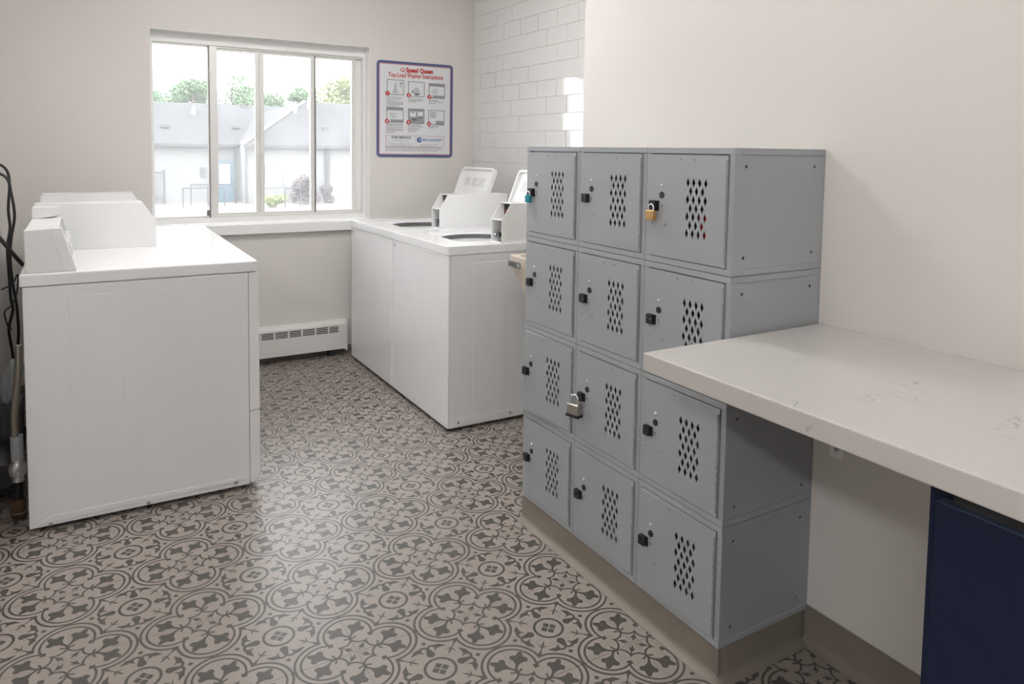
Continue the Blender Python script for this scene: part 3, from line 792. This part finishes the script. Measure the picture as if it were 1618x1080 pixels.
# ------------------------------------------------------------------ instruction sign
SX0, SX1, SZ0, SZ1 = 1.620, 2.150, 1.228, 1.837
sg = thing('instruction_sign', 'washer instruction sign with blue border on the wall beside the window', 'sign', ((SX0+SX1)/2, BY, SZ0))
PL = lambda u, v, t: (u, BY-t, v)
def pl(name, loops, t0, t1, m, parent): return obj(name, sheet(NBM(), loops, PL, t0, t1), m, parent)
panel = pl('panel', [rrect(SX0+.001, SX1-.001, SZ0+.001, SZ1-.001, .024, 5)], .0005, .004, M_SIGN, sg)
pl('border', [rrect(SX0, SX1, SZ0, SZ1, .025, 5), rrect(SX0+.016, SX1-.016, SZ0+.016, SZ1-.016, .010, 5)[::-1]], .0045, .0060, M_SIGNBLUE, sg)
pl('red_line', [rrect(SX0+.016, SX1-.016, SZ0+.016, SZ1-.016, .010, 5), rrect(SX0+.021, SX1-.021, SZ0+.021, SZ1-.021, .006, 5)[::-1]], .0045, .0055, M_SIGNPINK, sg)
# sign space: u 0..1 across, v 0..1 down (outer edges)
SW, SH_ = SX1-SX0, SZ1-SZ0
def sp(u, v): return (SX0+u*SW, SZ1-v*SH_)
def rect(u0, v0, u1, v1): a = sp(u0, v1); b = sp(u1, v0); return [(a[0], a[1]), (b[0], a[1]), (b[0], b[1]), (a[0], b[1])]
def frame_loops(u0, v0, u1, v1, w_=.004):
    r = rect(u0, v0, u1, v1); a = r[0]; b = r[2]
    return [r, [(a[0]+w_, a[1]+w_), (a[0]+w_, b[1]-w_), (b[0]-w_, b[1]-w_), (b[0]-w_, a[1]+w_)]]
def tx(name, s, m, u, v, size, bold=0, align='LEFT', sx=1.0):
    p_ = sp(u, v); return text(name, s, m, sg, (p_[0], BY-.0048, p_[1]), size, bold=bold, align=align, sx=sx)
tx('brand_lettering', 'Speed Queen', M_SIGNRED, .375, .105, .040, bold=.0020, sx=.86)
tx('title_lettering', 'Top-Load Washer Instructions', M_SIGNRED, .505, .163, .041, bold=.0007, align='CENTER', sx=.745)
lc = sp(.33, .085)
bm = NBM(); sheet(bm, [[(lc[0]+.017*math.cos(a), lc[1]+.0125*math.sin(a)) for a in [2*PI*k/20 for k in range(20)]], [(lc[0]+.0125*math.cos(a), lc[1]+.0085*math.sin(a)) for a in [-2*PI*k/20 for k in range(20)]]], PL, .0045, .0055)
sheet(bm, [[(lc[0]+.002, lc[1]-.002), (lc[0]+.012, lc[1]-.018), (lc[0]+.008, lc[1]-.019), (lc[0]-.003, lc[1]-.003)]], PL, .0045, .0055)
obj('brand_emblem', bm, M_SIGNRED, sg)
cells = [(.130, .192), (.402, .200), (.675, .208), (.125, .480), (.402, .486), (.672, .493)]
rg = random.Random(11)
for i, (u, v) in enumerate(cells):
    u1, v1 = u+.215, v+.158
    fr = pl('picture', frame_loops(u, v, u1, v1, .0035), .0045, .0052, M_SIGNLINE, sg)
    ms = M_SIGNLT if i in (0, 1) else M_SIGNGREY
    def shd_(l, t0=.0045, t1=.0050): pl('picture_shade', l, t0, t1, ms, fr)
    def det_(l, t0=.0045, t1=.0050): pl('picture_detail', l, t0, t1, M_SIGNLINE, fr)
    if i in (2, 3):
        shd_([rect(u+.008, v+.006, u1-.008, v+.032)], .0045, .0050); shd_([rect(u+.05, v1-.032, u1-.008, v1-.006)], .0045, .0050)
    if i == 4:
        shd_([rect(u+.01, v+.006, u1-.01, v1-.006), rect(u+.025, v+.03, u+.105, v+.085)[::-1], rect(u+.125, v+.03, u1-.02, v+.075)[::-1]], .0045, .0050)
        det_([rect(u+.05, v+.10, u+.115, v+.125)], .0052, .0056); det_([rect(u+.145, v+.088, u+.19, v+.098)], .0052, .0056); det_([rect(u+.035, v+.035, u+.09, v+.042)], .0045, .0050)
    if i == 5:
        shd_([rect(u+.10, v1-.045, u1-.01, v1-.006)], .0045, .0050)
        for q_ in range(5): det_([rect(u+.02, v+.02+.014*q_, u+.10, v+.025+.014*q_)], .0045, .0050)
    if i == 0:
        for k_ in range(3): shd_([[sp(u+.10, v+.03+.04*k_), sp(u+.115, v+.03+.04*k_), sp(u+.135+.01*k_, v1-.015), sp(u+.075-.012*k_, v1-.015)]], .0045, .0046+.0001*k_)
        det_([rect(u+.165, v+.03, u+.19, v+.042)], .0045, .0050); det_([rect(u+.172, v+.055, u+.182, v+.075)], .0045, .0050)
    if i == 1:
        shd_([[sp(u+.05, v1-.03), sp(u+.07, v+.09), sp(u+.10, v+.055), sp(u+.135, v+.075), sp(u+.155, v+.11), sp(u+.185, v1-.03)][::-1]], .0045, .0048)
        det_([rect(u+.085, v1-.034, u+.14, v1-.014)], .0052, .0056); det_([rect(u+.045, v+.10, u+.07, v+.115)], .0052, .0056)
    if i in (2, 3):
        for q_ in range(5): det_([rect(u+.03+.03*rg.random(), v+.058+.012*q_, u+.09+.05*rg.random(), v+.061+.012*q_)], .0045, .0050)
    ctr = sp(u+.006, v1-.012)
    dn = pl('number_disc', [circle(ctr[0], ctr[1], .0145, 18)], .0055, .0062, M_SIGNRED, sg)
    text('digit', str(i+1), M_SIGN, dn, (ctr[0], BY-.0064, ctr[1]-.0075), .021, bold=.0008, align='CENTER')
# fine print as rows of short strokes
bm = NBM()
def strokes(u0, u1, v, n, hgt=.0042, heavy=()):
    for k in range(n):
        x = u0; vv = v+k*.0172; end = u1-(.06*rg.random() if k < n-1 else .1)
        while x < end-.01:
            l = .010+.03*rg.random(); hh = hgt*(1.35 if k in heavy else 1)
            sheet(bm, [rect(x, vv, min(x+l, end), vv+hh/SH_)], PL, .0045, .0050); x += l+.006
strokes(.125, .34, .372, 7, heavy=(3, 4)); strokes(.40, .615, .376, 3, heavy=(1,)); strokes(.672, .875, .384, 3, heavy=(0,))
strokes(.12, .345, .652, 6, heavy=(0, 3)); strokes(.40, .61, .655, 5, heavy=(0,)); strokes(.67, .86, .662, 2, heavy=(0,))
strokes(.115, .89, .893, 3); strokes(.56, .85, .862, 2, .003); strokes(.58, .89, .962, 1, .0022)
tag(obj('fine_print', bm, M_SIGNGREY, sg), kind='stuff')
pl('service_box', frame_loops(.115, .772, .885, .890, .0022), .0045, .0052, M_SIGNPINK, sg)
pl('divider', [rect(.505, .780, .508, .882)], .0045, .0052, M_SIGNPINK, sg)
tx('service_lettering', 'FOR SERVICE', M_SIGNLINE, .315, .805, .020, bold=.0006, align='CENTER', sx=1.15)
bm = NBM()
for u0, u1, v in ((.20, .41, .822), (.30, .33, .842), (.15, .47, .858), (.17, .45, .872)): sheet(bm, [rect(u0, v, u1, v+.007)], PL, .0045, .0050)
tag(obj('faded_print', bm, M_SIGNLT, sg), kind='stuff')
tx('company_lettering', 'BDS LAUNDRY', M_SIGNBL2, .597, .828, .0255, bold=.0002, sx=.83)
cc = sp(.553, .815)
dn = pl('company_emblem', [circle(cc[0], cc[1], .0175, 22)], .0045, .0052, M_SIGNBL2, sg)
pl('emblem_swirl', [[(cc[0]-.004, cc[1]+.010), (cc[0]+.010, cc[1]+.008), (cc[0]+.012, cc[1]-.004), (cc[0]+.001, cc[1]-.007)]], .0052, .0058, M_SIGNLT, dn)

# ------------------------------------------------------------------ pipes and cords behind the dryers
def cord(label, pts, r=.0055):
    return tag(obj('power_cord', tube(NBM(), smooth_path(pts, 6), r, 8), M_CORD, smooth=True), label, 'cord')
cord('black power cord hanging down the wall behind the dryers, straight run', [(XLEFT+.004, 3.72, 1.190), (-.30, 3.70, 1.199), (-.264, 3.7, 1.172), (-.254, 3.7, 1.114), (-.261, 3.7, 1.008), (-.257, 3.7, .928), (-.268, 3.7, .848), (-.266, 3.7, .741), (-.262, 3.7, .634), (-.256, 3.7, .58), (-.272, 3.7, .5), (-.262, 3.7, .40), (-.255, 3.7, .30)])
cord('black power cord bowing out behind the dryers, doubled strand', [(XLEFT+.004, 3.68, 1.158), (-.30, 3.675, 1.163), (-.260, 3.675, 1.135), (-.247, 3.67, 1.074), (-.238, 3.67, .981), (-.252, 3.67, .888), (-.258, 3.67, .80), (-.252, 3.67, .70), (-.240, 3.66, .605), (-.236, 3.66, .50), (-.240, 3.66, .428)])
cord('short black cord slanting up to the dryer console', [(-.29, 3.62, .90), (-.272, 3.62, .872), (-.245, 3.62, .830), (-.215, 3.62, .786), (-.195, 3.62, .765)], .008)
cord('thin black cord looping at the back of the dryer top', [(-.270, 3.4, .72), (-.235, 3.4, .740), (-.215, 3.4, .775), (-.222, 3.4, .70), (-.240, 3.4, .655), (-.262, 3.4, .63), (-.255, 3.45, .56), (-.258, 3.62, .52), (-.262, 3.69, .50)], .0028)
bx_ = thing('outlet_box', 'black cord plugs at an outlet on the wall left of the dryers', 'outlet', (XLEFT, 3.70, 1.12))
bm = NBM(); box(bm, XLEFT+.0005, XLEFT+.006, 3.655, 3.745, 1.11, 1.24); obj('cover_plate', bm, M_TRIM, bx_, bevel=.002)
gp = thing('gas_line', 'gas line with chrome valve and rusty coupling behind the dryer', 'pipe', (-.205, 2.95, 0))
path = smooth_path([(-.192, 2.96, .600), (-.194, 2.95, .513), (-.203, 2.95, .428), (-.210, 2.95, .353), (-.209, 2.95, .286)], 14)
bm = NBM(); tube(bm, path, [.0105+.0012*(i % 2) for i in range(len(path))], 12); obj('flex_hose', bm, M_GAS, gp, smooth=True)
bm = NBM(); cyl(bm, (-.205, 2.95, .290), (-.203, 2.95, .208), .019, 14); obj('paper_tag', bm, M_BAG, gp, smooth=True)
bm = NBM(); tube(bm, [(-.204, 2.95, .215), (-.204, 2.95, .200), (-.204, 2.95, .195), (-.204, 2.95, .175), (-.204, 2.95, .155), (-.204, 2.95, .150), (-.204, 2.95, .132)], [.018, .018, .025, .029, .025, .018, .018], 14); obj('valve', bm, M_CHROME, gp, smooth=True)
bm = NBM(); cyl(bm, (-.204, 2.925, .175), (-.204, 2.905, .175), .008, 10); obj('valve_stem', bm, M_STEEL, gp, smooth=True)
bm = NBM(); cyl(bm, (-.204, 2.95, .135), (-.204, 2.95, .050), .014, 14); obj('nipple', bm, M_IRON, gp, smooth=True)
bm = NBM(); tube(bm, [(-.204, 2.95, .070), (-.204, 2.95, .064), (-.204, 2.95, .008), (-.204, 2.95, .0)], [.018, .022, .022, .018], 14); obj('coupling', bm, M_RUST, gp, smooth=True)
bm = NBM(); cyl(bm, (-.204, 2.95, .026), (-.204, 2.95, .022), .0225, 14); obj('coupling_ring', bm, M_STEEL, gp, smooth=True)
path = [(-.175+0*i, 3.12+.018*i, .0) for i in range(1)]
bm = NBM(); dp_ = [(-.262, 3.05+.012*i, .115+.02*math.sin(i*.2)) for i in range(36)]
tube(bm, dp_, [.052+.004*(i % 2) for i in range(36)], 18)
tag(obj('vent_duct', bm, M_DUCT, smooth=True), 'dusty foil vent duct lying behind the dryers', 'duct')
bm = NBM(); box(bm, -.335, -.205, 3.22, 3.34, .205, .32)
for k in range(9): box(bm, -.329+k*.0142, -.322+k*.0142, 3.214, 3.22, .215, .31)
vb = thing('vent_box', 'grey slotted vent box above the foil duct behind the dryers', 'vent', (-.27, 3.28, .175)); obj('body', bm, M_DUCT, vb, bevel=.002)
bm = NBM(); cyl(bm, (-.27, 3.28, .172), (-.27, 3.28, .21), .045, 16); obj('collar', bm, M_DUCT, vb, smooth=True)
bm = NBM()
bmesh.ops.create_icosphere(bm, subdivisions=3, radius=1)
for v in bm.verts:
    c = v.co.copy(); k = 1+.22*math.sin(6*c.x+4*c.z)+.16*math.sin(9*c.y+2*c.x)
    v.co = Vector((-.236+.030*c.x*k+.018*c.z, 3.235+.032*c.y*k, max(.3205, .405+.090*c.z*(1+.1*math.sin(8*c.x)))))
tag(obj('plastic_bag', bm, M_BAG, smooth=True), 'crumpled whitish plastic bag on the vent box behind the dryer', 'bag')

# ------------------------------------------------------------------ ceiling lamp of the room (left of the counter), plus an added fill light over the aisle
for lx, ly, hx_, hy_, lm, lb in ((-1.6, -1.0, .14, .62, M_LAMP, 'long ceiling light over the open side of the room'), (.90, 2.84, .30, .30, M_FILL_FAR, 'added square fill light over the aisle between washers and dryers')):
    lt = thing('ceiling_light', lb, 'light', (lx, ly, CEIL-.06))
    bm = NBM(); box(bm, lx-hx_-.03, lx+hx_+.03, ly-hy_-.03, ly+hy_+.03, CEIL-.03, CEIL-.0005); obj('housing', bm, M_TRIM, lt, bevel=.004)
    bm = NBM(); box(bm, lx-hx_, lx+hx_, ly-hy_, ly+hy_, CEIL-.06, CEIL-.0305); obj('diffuser', bm, lm, lt)
# added fill, out of view: an uplight tray on two rods, brightening the ceiling
ux, uy, uz = .30, .85, 2.15
lt = thing('fill_uplight', 'added fill uplight tray hanging in front of the countertop', 'light', (ux, uy, uz))
bm = NBM(); box(bm, ux-.24, ux+.24, uy-.5, uy+.5, uz, uz+.02); box(bm, ux-.24, ux-.22, uy-.5, uy+.5, uz+.02, uz+.06); box(bm, ux+.22, ux+.24, uy-.5, uy+.5, uz+.02, uz+.06)
obj('tray', bm, M_TRIM, lt)
bm = NBM(); box(bm, ux-.18, ux+.18, uy-.46, uy+.46, uz+.022, uz+.035); obj('diffuser', bm, M_FILL_MID, lt)
for yy in (uy-.49, uy+.49):
    bm = NBM(); cyl(bm, (ux, yy, uz+.02), (ux, yy, CEIL-.0005), .006, 8); obj('rod', bm, M_STEEL, lt)

# ------------------------------------------------------------------ outdoors
def siding_material():
    q = NB('white_siding')
    sp_ = q.n.new('ShaderNodeSeparateXYZ'); q.l.new(q.coord(), sp_.inputs[0])
    f = q.math('FRACT', q.math('MULTIPLY', sp_.outputs[2], 1/.13))
    ln = q.smooth(f, .80, .97)
    q.base(q.mix(ln, (.175, .175, .175, 1), (.085, .087, .09, 1))); q.b.inputs['Roughness'].default_value = .6
    return q.m
def shingle_material():
    q = NB('grey_shingles')
    br_ = q.n.new('ShaderNodeTexBrick'); br_.inputs['Scale'].default_value = 3.0; br_.inputs['Color1'].default_value = (.026, .026, .029, 1); br_.inputs['Color2'].default_value = (.033, .033, .036, 1)
    br_.inputs['Mortar'].default_value = (.033, .033, .036, 1); br_.inputs['Mortar Size'].default_value = .02
    q.l.new(q.coord(), br_.inputs['Vector'])
    q.base(q.mix(q.noise(1.2, 4), br_.outputs[0], (.030, .030, .033, 1))); q.b.inputs['Roughness'].default_value = .9
    return q.m
def leaf_material(name, c1, c2):
    q = NB(name); q.base(q.mix(q.noise(1.4, 3), c4(c1), c4(c2))); q.b.inputs['Roughness'].default_value = .7
    return q.m
M_SIDING = siding_material(); M_SHING = shingle_material()
M_GROUND = mat('pale_concrete_yard', (.24, .22, .205), .9, var=.15, nscale=.8)
M_GUTTER = mat('dark_gutter', (.05, .05, .055), .5)
M_DSPOUT = mat('grey_downspout', (.07, .075, .08), .5)
M_HDOOR = mat('blue_grey_door', (.07, .12, .15), .5)
M_HGLASS = mat('pale_door_glass', (.42, .40, .30), .1)
M_RAIL = mat('dark_railing', (.04, .04, .045), .5)
M_VENT = mat('white_roof_vent', (.5, .5, .5), .6)
M_BARK = mat('bark', (.12, .09, .07), .9)
M_LEAF1 = leaf_material('green_leaves', (.055, .12, .048), (.10, .175, .072))
M_LEAF2 = leaf_material('yellow_green_leaves', (.125, .16, .048), (.19, .22, .08))
M_LEAF3 = leaf_material('purple_brown_leaves', (.045, .034, .040), (.07, .052, .058))
GZ = -1.45
struct('ground', box(NBM(), -60, 80, BY+.5, 120, GZ-.3, GZ), M_GROUND)

def house_main():
    hs = thing('house', 'long white sided house with grey roofs and blue-grey door across the yard', 'house', (0, 40, GZ))
    bm = NBM(); box(bm, -8, 18, 38, 48, GZ, 1.40); obj('wall', bm, M_SIDING, hs)
    bm = NBM(); prism(bm, [(37.6, 1.36), (43, 3.56), (48.4, 1.36), (48.4, 1.28), (43, 3.44), (37.6, 1.28)], 'x', -8.4, 18.4); rf = obj('roof', bm, M_SHING, hs)
    bm = NBM(); box(bm, -8.4, 6.6, 37.46, 37.6, 1.24, 1.37); obj('gutter', bm, M_GUTTER, rf)
    for x in (6.55,): bm = NBM(); box(bm, x-.05, x+.05, 37.88, 37.98, GZ, 1.24); obj('downspout', bm, M_DSPOUT, hs)
    bm = NBM(); box(bm, 5.72, 6.50, 37.93, 37.995, GZ, .57); dr = obj('door', bm, M_HDOOR, hs)
    bm = NBM(); box(bm, 5.84, 6.32, 37.915, 37.93, -.55, .40); obj('door_pane', bm, M_HGLASS, dr)
    for z in (.14, -.12): bm = NBM(); box(bm, 4.98, 5.18, 37.9, 37.99, z-.09, z+.09); obj('wall_box', bm, M_DSPOUT, hs)
    for px, py, pz in ((3.6, 39.5, .30), (6.9, 39.6, .30)): bm = NBM(); box(bm, px-.18, px+.18, py-.1, py+.15, 1.36+(py-37.6)*.4074, 1.36+(py-37.6)*.4074+.14); obj('roof_vent', bm, M_GUTTER, rf)
    bm = NBM(); cyl(bm, (5.15, 41.4, 2.8), (5.15, 41.4, 3.25), .09, 10); obj('vent_pipe', bm, M_VENT, rf)
    for px in (2.6, 7.9): bm = NBM(); box(bm, px-.2, px+.2, 42.6, 42.9, 3.36, 3.52); obj('ridge_vent', bm, M_GUTTER, rf)
    return hs
def house_wing(hs):
    bm = NBM(); box(bm, 6.75, 19.5, 36.5, 37.9, GZ, 1.36); obj('wing_wall', bm, M_SIDING, hs)
    bm = NBM()
    V = [bm.verts.new(p) for p in ((6.62, 36.2, 1.36), (20, 36.2, 1.36), (20, 41.5, 3.80), (10.9, 41.5, 3.80), (8.3, 41.9, 3.02), (6.7, 37.6, 1.40), (20, 41.5, 2.6), (20, 37.6, 1.3))]
    for f in ((0, 1, 2, 3), (0, 3, 4, 5), (1, 7, 6, 2), (0, 5, 7, 1), (5, 4, 6, 7), (3, 2, 6, 4)): bm.faces.new([V[i] for i in f])
    rf = obj('wing_roof', bm, M_SHING, hs)
    bm = NBM(); tube(bm, [(6.62, 36.18, 1.40), (10.9, 41.48, 3.84)], .065, 6); obj('white_roof_edge', bm, M_VENT, rf)
    bm = NBM(); box(bm, 6.62, 20, 36.06, 36.2, 1.22, 1.37); obj('gutter', bm, M_GUTTER, rf)
    for x, wd in ((6.80, .05), (10.7, .10)): bm = NBM(); box(bm, x-wd, x+wd, 36.36, 36.48, GZ, 1.22); obj('downspout', bm, M_GUTTER if wd > .06 else M_DSPOUT, hs)
    bm = NBM(); box(bm, 7.70, 8.50, 36.44, 36.49, -.66, .42); pn = obj('notice_panel', bm, M_VENT, hs)
    bm = NBM(); box(bm, 7.74, 8.46, 36.43, 36.44, -.10, .38); obj('panel_upper', bm, mat('grey_panel', (.22, .22, .23), .6), pn)
    bm = NBM(); cyl(bm, (11.0, 40.6, 3.3), (11.0, 40.6, 4.0), .16, 10); obj('vent_pipe', bm, M_VENT, rf)
    bm = NBM(); cyl(bm, (10.0, 40.0, 3.0), (10.0, 40.0, 3.55), .09, 10); obj('vent_pipe', bm, M_VENT, rf)
    bm = NBM(); box(bm, 10.9, 11.2, 37.9, 38.2, 2.1, 2.32); obj('roof_vent', bm, M_GUTTER, rf)
house_wing(house_main())
def railing(label, x0, x1, y, top, posts):
    t = thing('handrail', label, 'railing', ((x0+x1)/2, y, GZ), 'yard handrails')
    bm = NBM(); cyl(bm, (x0, y, top), (x1, y, top), .03, 8); obj('top_rail', bm, M_RAIL, t)
    for x in posts: bm = NBM(); cyl(bm, (x, y, GZ), (x, y, top), .03, 8); obj('post', bm, M_RAIL, t)
railing('dark metal handrail in the yard before the blue-grey door', 3.88, 5.6, 35, -.58, (3.88, 4.9, 5.6))
railing('dark metal handrail running up to the blue-grey door', 4.40, 6.36, 36.6, -.52, (4.40, 5.4, 6.36))
railing('dark metal handrail beside the purple-brown bush', 7.9, 8.6, 33.4, -.56, (7.9, 8.6))
ft = thing('picket_fence', 'dark metal picket fence at the end of the white house', 'fence', (2.6, 37.4, GZ))
for z in (.02, -1.2): bm = NBM(); box(bm, 1.8, 3.35, 37.38, 37.42, z-.03, z+.03); obj('rail', bm, M_RAIL, ft)
for k in range(10): bm = NBM(); box(bm, 1.85+k*.15, 1.88+k*.15, 37.36, 37.38, GZ, .08); obj('picket', bm, M_RAIL, ft)
bm = NBM(); box(bm, 3.30, 3.40, 37.35, 37.45, GZ, .16); obj('post', bm, M_RAIL, ft)

def foliage(bm, blobs, n, size, rnd):
    tot = sum(r[3]**2 for r in blobs)
    for cx, cy, cz, r in blobs:
        for k in range(int(n*r*r/tot)):
            d_ = Vector((rnd.gauss(0, 1), rnd.gauss(0, 1), rnd.gauss(0, 1))).normalized()*r*(rnd.random()**.35)
            c_ = Vector((cx, cy, cz))+d_
            a = Vector((rnd.gauss(0, 1), rnd.gauss(0, 1), rnd.gauss(0, 1))).normalized(); b = a.orthogonal().normalized()
            s_ = size*(.6+.8*rnd.random())
            bm.faces.new([bm.verts.new(c_+a*s_), bm.verts.new(c_+b*s_*.6), bm.verts.new(c_-a*s_), bm.verts.new(c_-b*s_*.6)])
def tree(label, x, y, top, r, m, seed):
    rnd = random.Random(seed)
    t = thing('tree', label, 'tree', (x, y, GZ), 'trees behind the houses')
    bm = NBM(); tube(bm, [(x, y, GZ), (x+.1, y, 1.0), (x, y, top-r)], [.22, .17, .08], 8)
    for k in range(5):
        a = rnd.random()*6.28; tube(bm, [(x+.05, y, top-2.2*r), (x+.6*r*math.cos(a), y+.6*r*math.sin(a), top-r*(.5+.7*rnd.random()))], [.09, .03], 6)
    obj('trunk', bm, M_BARK, t, smooth=True)
    bl = [(x+r*.62*rnd.uniform(-1, 1), y+r*.5*rnd.uniform(-1, 1), top-r*.35-r*1.3*rnd.random(), r*rnd.uniform(.32, .55)) for _ in range(13)]+[(x, y, top-r*.45, r*.45)]
    bm = NBM(); foliage(bm, bl, 5200, .11, rnd); tag(obj('crown', bm, m, t), kind='stuff')
tree('round green tree behind the plain roof of the long house', 6.0, 50, 5.5, 1.6, M_LEAF1, 1)
tree('small pale tree at the end of the long house roof', 4.7, 58, 5.2, 1.3, M_LEAF1, 2)
tree('wide green tree behind the middle of the roof ridge', 9.2, 51, 6.1, 2.0, M_LEAF1, 3)
tree('low green tree behind the white roof edge', 12.4, 58, 5.4, 1.6, M_LEAF1, 4)
tree('sparse green tree behind the roof vent pipes', 16.4, 63, 6.2, 1.2, M_LEAF1, 5)
tree('yellow-green tree behind the nearer house wing', 15.4, 50, 6.3, 2.1, M_LEAF2, 6)
tree('yellow-green tree rising at the far end of the nearer wing', 19.4, 56, 6.3, 1.6, M_LEAF2, 7)
def bush(label, x, y, r, hgt, m, seed):
    rnd = random.Random(seed)
    bl = [(x+r*.6*rnd.uniform(-1, 1), y+.5*r*rnd.uniform(-1, 1), GZ+hgt*rnd.uniform(.2, .8), r*rnd.uniform(.3, .5)) for _ in range(9)]
    t = thing('bush', label, 'bush', (x, y, GZ), 'yard bushes')
    bm = NBM(); foliage(bm, bl, 1400, .06, rnd); tag(obj('foliage', bm, m, t), kind='stuff')
    bm = NBM()
    tube(bm, [(x, y, GZ), (x+.05, y, GZ+hgt*.6)], [.06, .02], 6); obj('stem', bm, M_BARK, t)
bush('purple-brown bush against the nearer house wing', 9.35, 35.2, .85, 1.35, M_LEAF3, 21)
bush('small reddish bush beside the dark downspout', 10.35, 35.6, .4, .9, M_LEAF3, 22)
bush('low green bush in the yard under the notice panel', 7.6, 34.0, .55, .6, M_LEAF2, 23)
